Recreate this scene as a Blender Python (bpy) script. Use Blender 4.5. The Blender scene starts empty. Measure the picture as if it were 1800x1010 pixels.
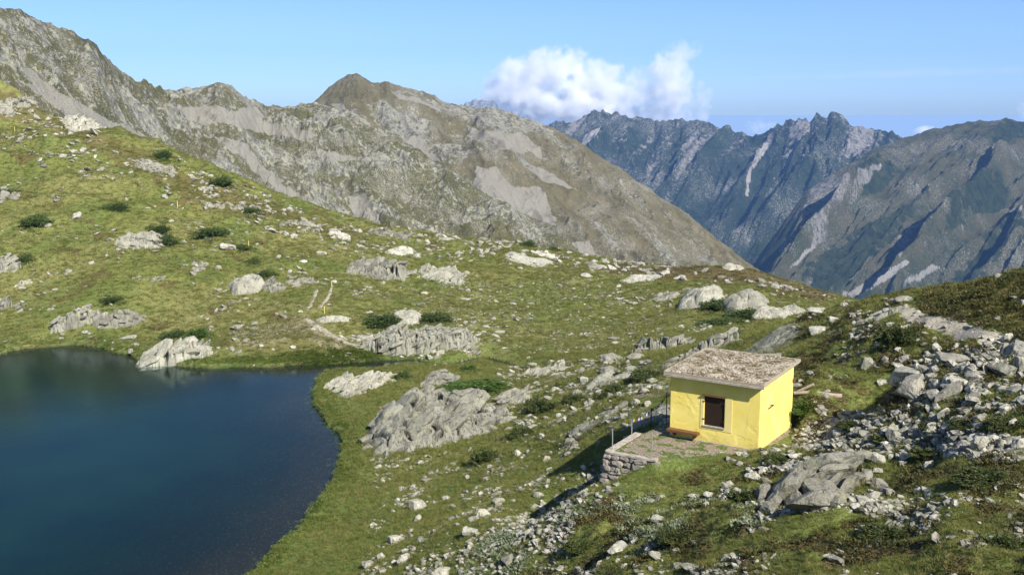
import bpy, math, random
import numpy as np
from math import radians, sin, cos, tan, atan2, hypot, pi

# ------------------------------------------------------------------ camera, world, sun, exposure
S = bpy.context.scene
COL = S.collection
F = 1900.0                 # focal length in photo pixels (photo is 1800 x 1010)
PITCH = radians(9.412)     # camera looks down
CAM = np.array([0.0, 0.0, 24.0])
cam_d = bpy.data.cameras.new('camera')
cam_d.sensor_width = 36.0
cam_d.lens = 36.0 * F / 1800.0
cam_d.clip_start = 0.3
cam_d.clip_end = 400000
cam = bpy.data.objects.new('camera', cam_d)
cam.location = CAM
cam.rotation_euler = (pi / 2 - PITCH, 0, 0)
COL.objects.link(cam)
S.camera = cam

SUN_EL = radians(40)
SUN_AZ = atan2(0.57, -0.82)     # from +Y towards +X
W = bpy.data.worlds.new('World')
S.world = W
W.use_nodes = True
wn = W.node_tree.nodes
wl = W.node_tree.links
sky = wn.new('ShaderNodeTexSky')
sky.sky_type = 'NISHITA'
sky.sun_disc = False
sky.sun_elevation = SUN_EL
sky.sun_rotation = SUN_AZ
sky.altitude = 600
sky.air_density = 0.55
sky.dust_density = 0.8
sky.ozone_density = 5.0
wn['Background'].inputs['Strength'].default_value = 0.1
wl.new(sky.outputs[0], wn['Background'].inputs['Color'])
sun_d = bpy.data.lights.new('sun', 'SUN')
sun_d.energy = 4.7
sun_d.angle = radians(0.5)
sun_d.color = (1.0, 0.95, 0.86)
sun = bpy.data.objects.new('sun', sun_d)
sdir = np.array([cos(SUN_EL) * sin(SUN_AZ), cos(SUN_EL) * cos(SUN_AZ), sin(SUN_EL)])
from mathutils import Vector, Matrix
sun.rotation_euler = Vector(sdir).to_track_quat('Z', 'Y').to_euler()
COL.objects.link(sun)
S.view_settings.view_transform = 'Standard'
S.view_settings.look = 'None'
S.view_settings.exposure = 0.85
S.view_settings.gamma = 1.0
S.view_settings.use_curve_mapping = False
cy = S.cycles
cy.max_bounces = 10
cy.diffuse_bounces = 2
cy.glossy_bounces = 2
cy.transmission_bounces = 2
cy.volume_bounces = 8
cy.transparent_max_bounces = 6
cy.use_denoising = True
cy.volume_max_steps = 512

RNG = np.random.default_rng(11)
random.seed(5)

# ------------------------------------------------------------------ pixel helpers
cp, sp = cos(PITCH), sin(PITCH)
def P(px, py, Y):
    u = (px - 900) / F; v = (505 - py) / F
    d = np.array([u, cp + v * sp, -sp + v * cp])
    return CAM + d * (Y / d[1])
def PZ(px, py, z):
    u = (px - 900) / F; v = (505 - py) / F
    d = np.array([u, cp + v * sp, -sp + v * cp])
    return CAM + d * ((z - CAM[2]) / d[2])
def proj(X, Y, Z):
    dz = Z - CAM[2]
    dep = np.maximum(Y * cp - dz * sp, 0.01)
    return 900 + F * X / dep, 505 - F * (Y * sp + dz * cp) / dep, dep

# ------------------------------------------------------------------ noise
def _hash(ix, iy, iz, seed):
    h = (ix.astype(np.uint32) * np.uint32(374761393) + iy.astype(np.uint32) * np.uint32(668265263)
         + iz.astype(np.uint32) * np.uint32(2147483647 & 0x7feb352d) + np.uint32((seed * 974711 + 7919) & 0xffffffff))
    h = (h ^ (h >> np.uint32(13))) * np.uint32(1274126177)
    h ^= h >> np.uint32(16)
    h = h * np.uint32(2246822519)
    h ^= h >> np.uint32(13)
    return h
def rnd(ix, iy, iz, seed):
    return (_hash(ix, iy, iz, seed) & np.uint32(0xffffff)).astype(np.float32) / 16777215.0
_G = np.random.default_rng(3).normal(size=(64, 3)).astype(np.float32)
_G /= np.linalg.norm(_G, axis=1)[:, None]
def noise(x, y, z=0.0, seed=0):
    x = np.asarray(x, np.float32); y = np.asarray(y, np.float32)
    z = np.broadcast_to(np.asarray(z, np.float32), x.shape)
    fx = np.floor(x); fy = np.floor(y); fz = np.floor(z)
    ix = fx.astype(np.int64); iy = fy.astype(np.int64); iz = fz.astype(np.int64)
    x = x - fx; y = y - fy; z = z - fz
    u = x * x * x * (x * (x * 6 - 15) + 10); v = y * y * y * (y * (y * 6 - 15) + 10); w = z * z * z * (z * (z * 6 - 15) + 10)
    out = 0
    for dx in (0, 1):
        wx = u if dx else 1 - u
        for dy in (0, 1):
            wy = v if dy else 1 - v
            for dz in (0, 1):
                wz = w if dz else 1 - w
                g = _G[_hash(ix + dx, iy + dy, iz + dz, seed) & np.uint32(63)]
                out = out + wx * wy * wz * (g[..., 0] * (x - dx) + g[..., 1] * (y - dy) + g[..., 2] * (z - dz))
    return out * 1.5
def fbm(x, y, z=0.0, seed=0, octv=4, gain=0.5, lac=2.03):
    s = 0; a = 1.0
    for i in range(octv):
        s = s + a * noise(x, y, z, seed + i * 17)
        x = x * lac; y = y * lac; z = z * lac; a *= gain
    return s
def ridged(x, y, z=0.0, seed=0, octv=4, gain=0.55, lac=2.1):
    s = 0; a = 1.0; wgt = 1.0
    for i in range(octv):
        n = 1 - np.abs(noise(x, y, z, seed + i * 17)) * 2.0
        n = n * np.abs(n) * wgt
        s = s + a * n
        wgt = np.clip(n * 1.6, 0.1, 1)
        x = x * lac; y = y * lac; z = z * lac; a *= gain
    return s
def worley(x, y, seed=0):
    """F1, F2, cell centre, three random numbers of the nearest cell"""
    fx = np.floor(x).astype(np.int64); fy = np.floor(y).astype(np.int64)
    zz = np.zeros_like(fx)
    f1 = np.full(x.shape, 9.0); f2 = f1.copy()
    cx = np.zeros(x.shape); cyy = cx.copy(); ci = zz.copy(); cj = zz.copy()
    for dx in (-1, 0, 1):
        for dy in (-1, 0, 1):
            i = fx + dx; j = fy + dy
            px_ = i + rnd(i, j, zz, seed); py_ = j + rnd(i, j, zz, seed + 1)
            d = np.hypot(px_ - x, py_ - y)
            n1 = d < f1
            f2 = np.where(n1, f1, np.minimum(f2, d))
            cx = np.where(n1, px_, cx); cyy = np.where(n1, py_, cyy)
            ci = np.where(n1, i, ci); cj = np.where(n1, j, cj)
            f1 = np.where(n1, d, f1)
    return f1, f2, cx, cyy, rnd(ci, cj, zz, seed + 2), rnd(ci, cj, zz, seed + 3), rnd(ci, cj, zz, seed + 4)
def sstep(a, b, x):
    t = np.clip((x - a) / (b - a), 0, 1)
    return t * t * (3 - 2 * t)
def inpoly(x, y, poly):
    x = np.asarray(x); y = np.asarray(y)
    r = np.zeros(x.shape, bool)
    n = len(poly)
    for i in range(n):
        x1, y1 = poly[i]; x2, y2 = poly[(i + 1) % n]
        if y1 == y2: continue
        c = ((y1 > y) != (y2 > y)) & (x < (x2 - x1) * (y - y1) / (y2 - y1) + x1)
        r ^= c
    return r
def segdist(x, y, pts, closed=False):
    d = np.full(x.shape, 1e9)
    n = len(pts)
    for i in range(n if closed else n - 1):
        x1, y1 = pts[i][:2]; x2, y2 = pts[(i + 1) % n][:2]
        dx, dy = x2 - x1, y2 - y1
        L = dx * dx + dy * dy + 1e-12
        t = np.clip(((x - x1) * dx + (y - y1) * dy) / L, 0, 1)
        d = np.minimum(d, np.hypot(x - x1 - t * dx, y - y1 - t * dy))
    return d

# ------------------------------------------------------------------ mesh helpers
def mesh_np(name, verts, faces, mat=None, smooth=False, attrs=None):
    """faces: (n,3) or (n,4) int array"""
    me = bpy.data.meshes.new(name)
    verts = np.ascontiguousarray(verts, np.float32); faces = np.ascontiguousarray(faces, np.int32)
    n, k = faces.shape
    me.vertices.add(len(verts)); me.vertices.foreach_set('co', verts.ravel())
    me.loops.add(n * k); me.loops.foreach_set('vertex_index', faces.ravel())
    me.polygons.add(n); me.polygons.foreach_set('loop_start', np.arange(0, n * k, k, dtype=np.int32))
    me.polygons.foreach_set('use_smooth', np.full(n, smooth, dtype=bool))
    me.update(calc_edges=True)
    if attrs:
        for an, a in attrs.items():
            at = me.color_attributes.new(an, 'FLOAT_COLOR', 'POINT')
            c = np.ones((len(verts), 4), np.float32); c[:, :a.shape[1]] = a
            at.data.foreach_set('color', c.ravel())
    if mat: me.materials.append(mat)
    return me
def link(name, me, parent=None, loc=None):
    o = bpy.data.objects.new(name, me); COL.objects.link(o)
    if parent: o.parent = parent
    if loc is not None: o.location = loc
    return o
def tag(o, label=None, cat=None, group=None, kind=None):
    if label: o['label'] = label
    if cat: o['category'] = cat
    if group: o['group'] = group
    if kind: o['kind'] = kind
    return o
def grid_faces(nr, nc):
    i = np.arange(nr * nc).reshape(nr, nc)
    return np.stack([i[:-1, :-1], i[:-1, 1:], i[1:, 1:], i[1:, :-1]], -1).reshape(-1, 4)
class MB:
    def __init__(s): s.v = []; s.f3 = []; s.n = 0
    def add(s, v, f):
        v = np.asarray(v, float); f = np.asarray(f)
        if f.shape[1] == 4: f = np.concatenate([f[:, [0, 1, 2]], f[:, [0, 2, 3]]])
        s.v.append(v); s.f3.append(f + s.n); s.n += len(v)
    def box(s, x0, x1, y0, y1, z0, z1, M=None):
        v = np.array([[x, y, z] for z in (z0, z1) for y in (y0, y1) for x in (x0, x1)], float)
        if M is not None: v = v @ M[0].T + M[1]
        s.add(v, np.array([[0, 2, 3, 1], [4, 5, 7, 6], [0, 1, 5, 4], [2, 6, 7, 3], [0, 4, 6, 2], [1, 3, 7, 5]]))
    def tube(s, pts, r, n=8):
        pts = np.asarray(pts, float); k = len(pts)
        r = np.full(k, r) if np.isscalar(r) else np.asarray(r)
        t = np.gradient(pts, axis=0); t /= np.linalg.norm(t, axis=1)[:, None]
        ref = np.array([0, 0, 1.0]) if abs(t[0, 2]) < .9 else np.array([1.0, 0, 0])
        a = np.cross(t, ref); a /= np.linalg.norm(a, axis=1)[:, None]; b = np.cross(t, a)
        ang = np.linspace(0, 2 * pi, n, endpoint=False)
        v = pts[:, None] + r[:, None, None] * (a[:, None] * np.cos(ang)[None, :, None] + b[:, None] * np.sin(ang)[None, :, None])
        v = v.reshape(-1, 3)
        i = np.arange(k * n).reshape(k, n)
        f = np.stack([i[:-1], np.roll(i, -1, 1)[:-1], np.roll(i, -1, 1)[1:], i[1:]], -1).reshape(-1, 4)
        s.add(v, f)
        for e in (0, k - 1):
            s.add(np.vstack([pts[e], v[e * n:(e + 1) * n]]), np.array([[0, 1 + j, 1 + (j + 1) % n] for j in range(n)]))
    def build(s, name, mat, parent=None, smooth=False, loc=None):
        return link(name, mesh_np(name, np.vstack(s.v), np.vstack(s.f3), mat, smooth), parent, loc)

# ------------------------------------------------------------------ material helpers
class NT:
    def __init__(s, name):
        s.m = bpy.data.materials.new(name); s.m.use_nodes = True
        s.t = s.m.node_tree; s.n = s.t.nodes; s.l = s.t.links
        s.b = s.n['Principled BSDF']; s.out = s.n['Material Output']
        s.b.inputs['Roughness'].default_value = 0.9
        s.b.inputs['Specular IOR Level'].default_value = 0.2
        g = s.n.new('ShaderNodeNewGeometry'); s.pos = g.outputs['Position']; s.geo = g
    def val(s, sock, v):
        if isinstance(v, bpy.types.NodeSocket): s.l.new(v, sock)
        elif isinstance(v, (tuple, list)) and len(v) == 3 and len(sock.default_value) == 4: sock.default_value = (*v, 1)
        else: sock.default_value = v
    def scale(s, vec, sc, rot=(0, 0, 0)):
        m = s.n.new('ShaderNodeMapping'); s.l.new(vec, m.inputs[0]); m.inputs['Scale'].default_value = sc if not np.isscalar(sc) else (sc, sc, sc)
        m.inputs['Rotation'].default_value = rot
        return m.outputs[0]
    def noise(s, sc, det=4, rough=.55, vec=None, dist=0, col=False):
        t = s.n.new('ShaderNodeTexNoise'); t.inputs['Scale'].default_value = sc; t.inputs['Detail'].default_value = det
        t.inputs['Roughness'].default_value = rough; t.inputs['Distortion'].default_value = dist
        s.l.new(vec if vec is not None else s.pos, t.inputs['Vector'])
        return t.outputs['Color' if col else 'Fac']
    def vor(s, sc, vec=None, out='Distance', feat='F1'):
        t = s.n.new('ShaderNodeTexVoronoi'); t.feature = feat; t.inputs['Scale'].default_value = sc
        s.l.new(vec if vec is not None else s.pos, t.inputs['Vector'])
        return t.outputs[out]
    def ramp(s, fac, *st):
        r = s.n.new('ShaderNodeValToRGB'); s.l.new(fac, r.inputs[0]); e = r.color_ramp.elements
        while len(e) < len(st): e.new(0.5)
        for k, (p, c) in zip(e, st):
            k.position = p; k.color = (c, c, c, 1) if np.isscalar(c) else (*c, 1)
        return r.outputs[0]
    def mix(s, fac, a, b, mode='MIX'):
        m = s.n.new('ShaderNodeMix'); m.data_type = 'RGBA'; m.blend_type = mode
        s.val(m.inputs[0], fac); s.val(m.inputs[6], a); s.val(m.inputs[7], b)
        return m.outputs[2]
    def math(s, op, a, b=0.0, clamp=False):
        m = s.n.new('ShaderNodeMath'); m.operation = op; m.use_clamp = clamp
        s.val(m.inputs[0], a); s.val(m.inputs[1], b); return m.outputs[0]
    def attr(s, name):
        a = s.n.new('ShaderNodeVertexColor'); a.layer_name = name
        q = s.n.new('ShaderNodeSeparateColor'); s.l.new(a.outputs[0], q.inputs[0]); return q.outputs
    def bump(s, h, st, dist):
        b = s.n.new('ShaderNodeBump'); b.inputs['Strength'].default_value = st; b.inputs['Distance'].default_value = dist
        s.l.new(h, b.inputs['Height']); s.l.new(b.outputs[0], s.b.inputs['Normal'])
    def color(s, c): s.val(s.b.inputs['Base Color'], c)
def rock_mat(name, light, dark, lichen, sc=1.0, lich_amt=.6, rand=True):
    m = NT(name)
    strata = m.scale(m.pos, (1.0, 1.0, .45), (0.5, 0.35, 0.3))
    n1 = m.noise(.9 * sc, 6, .65, vec=strata)
    n2 = m.noise(7 * sc, 5, .7, vec=strata)
    c = m.mix(m.ramp(n1, (.34, 0), (.62, 1)), dark, light)
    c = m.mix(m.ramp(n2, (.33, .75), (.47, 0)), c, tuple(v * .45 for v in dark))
    l = m.noise(2.3 * sc, 5, .7)
    c = m.mix(m.math('MULTIPLY', m.ramp(l, (.5, 0), (.62, 1)), lich_amt), c, lichen)
    c = m.mix(m.ramp(m.noise(28 * sc, 3, .7), (.42, .0), (.7, .55)), c, tuple(min(.7, v * 1.4) for v in light))
    if rand:
        oi = m.n.new('ShaderNodeObjectInfo')
        c = m.mix(1.0, c, m.ramp(oi.outputs['Random'], (0, (.78, .76, .74)), (.5, (1, 1, .97)), (1, (1.18, 1.16, 1.12))), 'MULTIPLY')
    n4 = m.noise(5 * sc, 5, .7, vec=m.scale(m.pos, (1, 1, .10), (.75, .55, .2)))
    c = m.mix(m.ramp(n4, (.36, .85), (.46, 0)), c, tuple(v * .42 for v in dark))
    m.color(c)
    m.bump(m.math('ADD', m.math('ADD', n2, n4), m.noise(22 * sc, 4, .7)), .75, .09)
    return m.m

# ------------------------------------------------------------------ near ground: control points (photo pixel, and forward distance or height)
shore_px = [(-900, 640), (-300, 632), (0, 622), (30, 615), (60, 611), (100, 608), (140, 606), (180, 611), (200, 620), (225, 622), (240, 632), (300, 642), (375, 648),
            (420, 645), (480, 645), (520, 641), (560, 640), (610, 637), (655, 633), (720, 632), (726, 643), (665, 650), (610, 652), (570, 656), (557, 668),
            (550, 690), (552, 712), (566, 728), (577, 748), (598, 760), (602, 780), (598, 808), (588, 838), (570, 872), (548, 900), (520, 935),
            (490, 962), (462, 990), (435, 1015), (380, 1060), (300, 1120), (100, 1250), (-600, 1300)]
shore = [tuple(PZ(x, y, 0)[:2]) for x, y in shore_px]
shore += [(-70, 18), (-170, 30), (-170, 95)]
CPY = [  # px, py, Y
    (0, 600, 107), (0, 540, 117), (0, 450, 127), (0, 330, 146), (0, 220, 168), (0, 150, 184), (-300, 300, 150), (-300, 560, 115), (-300, 100, 190),
    (180, 585, 110), (180, 520, 116), (180, 400, 133), (180, 300, 150), (185, 233, 163),
    (300, 600, 107), (300, 560, 113), (300, 480, 122), (300, 400, 135), (300, 320, 150), (300, 286, 157), (430, 345, 153),
    (550, 600, 105), (550, 540, 113), (550, 480, 125), (550, 420, 142), (550, 386, 153),
    (750, 600, 105), (750, 540, 118), (750, 480, 133), (750, 440, 148), (750, 414, 162),
    (950, 600, 107), (950, 540, 122), (950, 480, 140), (950, 450, 152), (950, 436, 162),
    (1150, 600, 98), (1150, 550, 115), (1150, 500, 128), (1150, 468, 145),
    (1300, 560, 105), (1300, 510, 118), (1300, 473, 132), (1400, 540, 108), (1400, 509, 124), (1480, 526, 118),
    (1000, 640, 95), (1100, 620, 93), (900, 660, 90), (1000, 700, 78), (900, 750, 72.5), (1050, 720, 71),
    (800, 850, 61), (900, 850, 57), (1000, 850, 51), (1000, 780, 61), (700, 900, 57.5), (600, 1000, 50), (750, 1000, 45), (900, 1000, 40.5),
    (900, 930, 46), (1060, 1000, 36), (1060, 900, 44.3), (1040, 862, 45.5), (1200, 1000, 32), (1200, 900, 38), (1350, 1000, 29), (1350, 900, 33.5), (1500, 1000, 27),
    (1500, 900, 31), (1800, 1000, 24), (1800, 900, 27.5), (1250, 830, 41.2), (1350, 802, 42.9), (1300, 812, 42.4), (1450, 720, 47.5), (1420, 765, 44.3),
    (1500, 780, 40.5), (1600, 740, 39.5), (1700, 740, 37), (1800, 740, 35), (1600, 690, 43), (1700, 650, 43.5), (1800, 640, 41), (1700, 590, 49),
    (1800, 600, 46), (1600, 560, 58), (1560, 532, 64), (1700, 550, 52), (1700, 522, 56), (1620, 531, 58), (1800, 546, 49.5), (1800, 494, 54), (2000, 455, 54), (2000, 600, 44), (2000, 800, 32),
    (1450, 640, 56), (1450, 585, 65), (1350, 640, 62), (1300, 625, 71), (1200, 620, 80), (1200, 690, 62), (1150, 745, 53.5), (1100, 700, 65), (1430, 560, 72), (1495, 540, 71),
    (1560, 580, 56), (1560, 640, 50), (1540, 700, 47), (1640, 620, 49), (1600, 850, 33.5), (1700, 850, 31.5),
]
ctrl = [tuple(P(*c)) for c in CPY]
ctrl += [(0, 0, 22.3), (6, 2, 22.2), (-6, 2, 21.5), (0, 10, 17.6), (8, 10, 18.0), (-8, 10, 15.5), (0, 20, 13.4), (10, 18, 14.6), (-10, 22, 8), (20, 14, 17.5), (-20, 15, 6), (30, 30, 16.5),
         (-14, 38, 2.5), (0, -15, 27), (20, -10, 28), (-40, -5, 10), (60, 60, 22), (45, 45, 18.5), (60, 100, 12), (38, 78, 8)]
for az, r, z in [(-45, 235, 22), (-25, 225, 8), (-15, 215, -2), (-5, 205, -14), (5, 205, -14), (15, 195, -14), (22, 180, -14), (35, 150, -12), (-35, 235, 18), (-22, 260, -6),
                 (-5, 260, -40), (12, 260, -40), (25, 240, -38), (40, 200, -30), (-45, 260, 14), (19, 150, -3), (23, 120, 0), (27, 105, 4)]:
    a = radians(az); ctrl.append((r * sin(a), r * cos(a), z))
for i in range(0, len(shore_px) - 2, 1):
    ctrl.append((*shore[i], 0.3))
ctrl = np.array(ctrl)
def _ker(d2): return -np.sqrt(d2 + 9.0)
def fit_rbf(c):
    n = len(c); d2 = ((c[:, None, :2] - c[None, :, :2]) ** 2).sum(-1)
    A = np.zeros((n + 3, n + 3)); A[:n, :n] = _ker(d2) - np.eye(n) * .15
    A[:n, n] = 1; A[:n, n + 1:] = c[:, :2]; A[n, :n] = 1; A[n + 1:, :n] = c[:, :2].T
    return np.linalg.solve(A, np.concatenate([c[:, 2], [0, 0, 0]]))
_w = fit_rbf(ctrl)
def rbf(x, y):
    out = np.empty(x.size); xf = x.ravel(); yf = y.ravel()
    for s in range(0, x.size, 40000):
        xx = xf[s:s + 40000]; yy = yf[s:s + 40000]
        d2 = (xx[:, None] - ctrl[None, :, 0]) ** 2 + (yy[:, None] - ctrl[None, :, 1]) ** 2
        out[s:s + 40000] = _ker(d2) @ _w[:-3] + _w[-3] + _w[-2] * xx + _w[-1] * yy
    return out.reshape(x.shape)

# the hut: corner nearest the camera, run directions of the front and of the right wall
HZ = 9.7
HC = PZ(1333, 793, HZ)
HA = radians(-57)
hdir_f = np.array([sin(HA), cos(HA)])            # along the front wall, going left
hdir_r = np.array([cos(HA), -sin(HA)])           # along the right wall, going back
HL, HW = 4.08, 4.2
def hutp(a, b, z=0.0):   # a metres to the left along the front, b metres back
    q = HC[:2] + hdir_f * a + hdir_r * b
    return np.array([q[0], q[1], HZ + z])
TA = PZ(1068, 794, HZ)[:2]; TB = PZ(1150, 808, HZ)[:2]; TE = PZ(1122, 762, HZ)[:2]
terrace = [tuple(TA), tuple(TB), tuple(PZ(1290, 800, HZ)[:2]), tuple(HC[:2] + np.array([.3, -.3])), tuple(hutp(-.5, 3)[:2]), tuple(hutp(-.3, HW + .5)[:2]), tuple(hutp(HL + .8, HW + .3)[:2]), tuple(TE)]

NTH, NR = 1180, 760
az_g = np.concatenate([np.linspace(radians(-60), radians(-28.5), 60, endpoint=False), np.linspace(radians(-28.5), radians(28.5), NTH - 120), np.linspace(radians(28.5), radians(60), 61)[1:]])
r_g = np.concatenate([np.linspace(1.2, 20, 60, endpoint=False), np.exp(np.linspace(np.log(20), np.log(262), NR - 60))])
RR, AA = np.meshgrid(r_g, az_g, indexing='ij')
GX = RR * np.sin(AA); GY = RR * np.cos(AA)
GZ = rbf(GX, GY)
PX, PY, DEP = proj(GX, GY, GZ)
# rougher ground on the right-hand rocky slope and round the hut, hummocks on the meadow
rocky_poly = [(1180, 830), (1060, 860), (960, 930), (880, 1100), (2300, 1400), (2300, 300), (1560, 500), (1480, 530), (1400, 560), (1400, 700), (1400, 780)]
w_rocky = np.where(inpoly(PX, PY, rocky_poly), 1.0, 0.0) * (1 - sstep(70, 85, GY))
for _ in range(14):
    w_rocky[1:-1] = (w_rocky[:-2] + 2 * w_rocky[1:-1] + w_rocky[2:]) / 4
    for q_ in range(2): w_rocky[:, 3:-3] = (w_rocky[:, :-6] + 2 * w_rocky[:, 3:-3] + w_rocky[:, 6:]) / 4
dl = segdist(GX, GY, shore, True)
inl = inpoly(GX, GY, shore)
far_bank = sstep(0, 6, dl)
_ht = np.clip((np.hypot(GX - HC[0] - 1.0, GY - HC[1] - .5) - 3.0) / 3.5, .12, 1)
GZ = GZ + far_bank * _ht * (fbm(GX / 11, GY / 11, 0, 5, 3) * .45 + fbm(GX / 2.6, GY / 2.6, 0, 8, 3) * .11 * (1 + 1.2 * w_rocky) + (ridged(GX / 4, GY / 4, 0, 9, 4) - .5) * .17 * w_rocky)
GZ += fbm(GX / .5, GY / .5, 0, 12, 2) * .045 * sstep(0, 1, dl)
left_band = sstep(120, 150, GY) * sstep(1500, 200, PX)
GZ += ridged(GX / 14, GY / 9, 0, 31, 4) * .8 * left_band
# heathery bank standing over the water on the far side
bank_poly = [(370, 648), (370, 585), (430, 572), (540, 552), (600, 585), (660, 628), (600, 640), (480, 648)]
bp = [tuple(P(x, y, 101 if y > 620 else 106)[:2]) for x, y in bank_poly]
bd = segdist(GX, GY, bp, True) * np.where(inpoly(GX, GY, bp), 1, -1)
GZ += 1.1 * sstep(-.5, 3.5, bd)
# lake bed, shore and the little stream
edge = dl + fbm(GX / 1.1, GY / 1.1, 0, 40, 3) * .35
zin = -0.12 - 0.11 * np.maximum(edge, 0) - .0
GZ = np.where(inl, np.maximum(zin, -4.0), np.where(dl < 1.2, np.minimum(GZ, .28 + GZ * sstep(0, 1.2, dl) + fbm(GX / .6, GY / .6, 0, 41, 2) * .08), GZ))
GZ = np.where(~inl & (dl < 9), np.maximum(GZ, np.minimum(.16 + dl * .1, .5)), GZ)
stream = [tuple(P(x, y, Y)[:2]) for x, y, Y in [(722, 638, 101), (760, 645, 99.5), (800, 643, 99.5), (850, 631, 102), (895, 641, 99), (930, 645, 97)]]
ds = segdist(GX, GY, stream)
GZ = np.where(~inl, np.minimum(GZ, np.maximum(-.25 + np.maximum(ds - .7, 0) * .7, -.25)), GZ)
# terrace in front of the hut
dt = segdist(GX, GY, terrace, True) * np.where(inpoly(GX, GY, terrace), 1, -1)
GZ = GZ * (1 - sstep(-.5, .1, dt)) + (HZ + .02 * noise(GX * 2, GY * 2)) * sstep(-.5, .1, dt)
wallline = [tuple(TE), tuple(TA), tuple(TB)]
dw = segdist(GX, GY, wallline)
tab = np.clip(((GX - TA[0]) * (TB[0] - TA[0]) + (GY - TA[1]) * (TB[1] - TA[1])) / np.sum((TB - TA) ** 2), 0, 1)
lowz = HZ - 1.35 * (1 - tab) - .05
GZ = np.where(dt < 0, GZ + (np.minimum(GZ, lowz) - GZ) * sstep(4.0, .9, dw), GZ)
PX, PY, DEP = proj(GX, GY, GZ)

def ground_z(x, y):
    x = np.atleast_1d(np.asarray(x, float)); y = np.atleast_1d(np.asarray(y, float))
    a = np.arctan2(x, y); r = np.hypot(x, y)
    fi = np.clip(np.interp(r, r_g, np.arange(NR)), 0, NR - 1.001); fj = np.clip(np.interp(a, az_g, np.arange(len(az_g))), 0, len(az_g) - 1.001)
    i = fi.astype(int); j = fj.astype(int); u = fi - i; v = fj - j
    return (GZ[i, j] * (1 - u) * (1 - v) + GZ[i + 1, j] * u * (1 - v) + GZ[i, j + 1] * (1 - u) * v + GZ[i + 1, j + 1] * u * v)
def hit(px, py, rmin=6):
    """where the sight line through a photo pixel meets the ground"""
    u = (px - 900) / F; v = (505 - py) / F
    d = np.array([u, cp + v * sp, -sp + v * cp]); d /= hypot(d[0], d[1])
    rr = r_g[r_g > rmin]
    z = CAM[2] + d[2] * rr
    g = ground_z(d[0] * rr, d[1] * rr)
    k = np.nonzero(g >= z)[0]
    if len(k) == 0:
        k = np.argmin(z - g); return np.array([d[0] * rr[k], d[1] * rr[k], g[k]])
    k = k[0]
    if k == 0: return np.array([d[0] * rr[0], d[1] * rr[0], g[0]])
    a, b = (z - g)[k - 1], (g - z)[k]
    r = rr[k - 1] + (rr[k] - rr[k - 1]) * a / (a + b + 1e-9)
    return np.array([d[0] * r, d[1] * r, float(ground_z(d[0] * r, d[1] * r)[0])])

# cover masks
def pm(poly, soft=14, seed=1, amp=16, PXa=None, PYa=None, GXa=None, GYa=None, wl=3.0):
    X_ = PX if PXa is None else PXa; Y_ = PY if PYa is None else PYa
    gx = GX if GXa is None else GXa; gy = GY if GYa is None else GYa
    wx = X_ + fbm(gx / wl, gy / wl, 0, seed, 3) * amp; wy = Y_ + fbm(gx / wl, gy / wl, 7, seed, 3) * amp * .5
    return inpoly(wx, wy, poly).astype(float)
heath = pm([(-50, 140), (60, 190), (180, 235), (300, 290), (420, 340), (600, 395), (760, 415), (760, 425), (560, 405), (420, 375), (330, 350), (200, 285), (90, 225), (-50, 200)], seed=2, amp=34) * .58
heath = np.maximum(heath, pm([(400, 575), (540, 552), (640, 615), (600, 632), (430, 625), (380, 600)], seed=3, amp=34) * .52)
heath = np.maximum(heath, pm([(1080, 462), (1320, 470), (1480, 522), (1440, 530), (1330, 500), (1180, 490), (1050, 475)], seed=4, amp=20) * .9)
heath = np.maximum(heath, pm([(1640, 560), (1640, 510), (1850, 440), (2200, 400), (2200, 700), (1850, 600), (1720, 560)], seed=6, amp=40) * .6)
heath = np.maximum(heath, np.where(fbm(GX / 1.6, GY / 1.6, 0, 50, 4) > .16, 1, 0) * (w_rocky > .5))
heath = np.maximum(heath, np.where(fbm(GX / 4.5, GY / 3.5, 0, 55, 5) > .42, .62, 0) * (GY > 108))
heath = np.maximum(heath, np.where(fbm(GX / 2.2, GY / 2.2, 0, 52, 4) > .38, .8, 0) * (GY > 55) * (GY < 96) * (PX > 820))
dry = np.clip(.30 + fbm(GX / 13, GY / 13, 0, 60, 4) * .9, 0, 1) * (GY > 95)
dry = np.maximum(dry, pm([(250, 555), (560, 520), (600, 545), (300, 590)], seed=7) * .9)
dirt = np.maximum(pm([(400, 580), (540, 556), (640, 612), (600, 622), (520, 600), (420, 610)], seed=8) * .5, pm([(880, 650), (1180, 640), (1180, 700), (900, 690)], seed=9) * np.where(noise(GX / 2, GY / 2, 0, 70) > .1, .55, 0))
dirt = np.maximum(dirt, sstep(-.1, .5, dt) * np.where(fbm(GX / .7, GY / .7, 0, 71, 3) > -.15, .85, .2))
dirt = np.maximum(dirt, pm([(860, 1010), (900, 930), (980, 880), (1060, 860), (1000, 930), (940, 1010)], seed=10) * .3)
bed = inl | (GZ < .02)
lush = np.clip(sstep(4.5, 0, dl) * .8 + sstep(.05, .5, fbm(GX / 7, GY / 7, 0, 80, 3)) * .6 + sstep(3, 0, ds), 0, 1)
lush = np.maximum(lush, (GY < 62) * (1 - w_rocky) * .7)
stony = pm([(1560, 640), (1640, 600), (1850, 580), (1850, 760), (1560, 740), (1480, 720)], seed=11) * .42
stony = np.maximum(stony, pm([(1400, 745), (1560, 730), (1850, 770), (1850, 800), (1560, 790)], seed=12) * .5)
stony = np.maximum(stony, np.where(fbm(GX / 3, GY / 3, 0, 90, 4) > .33, .6, 0) * np.where(GY > 100, .5, .25))
A1 = np.stack([heath, dry, dirt], -1).reshape(-1, 3); A2 = np.stack([lush, stony, bed.astype(float)], -1).reshape(-1, 3)

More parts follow.
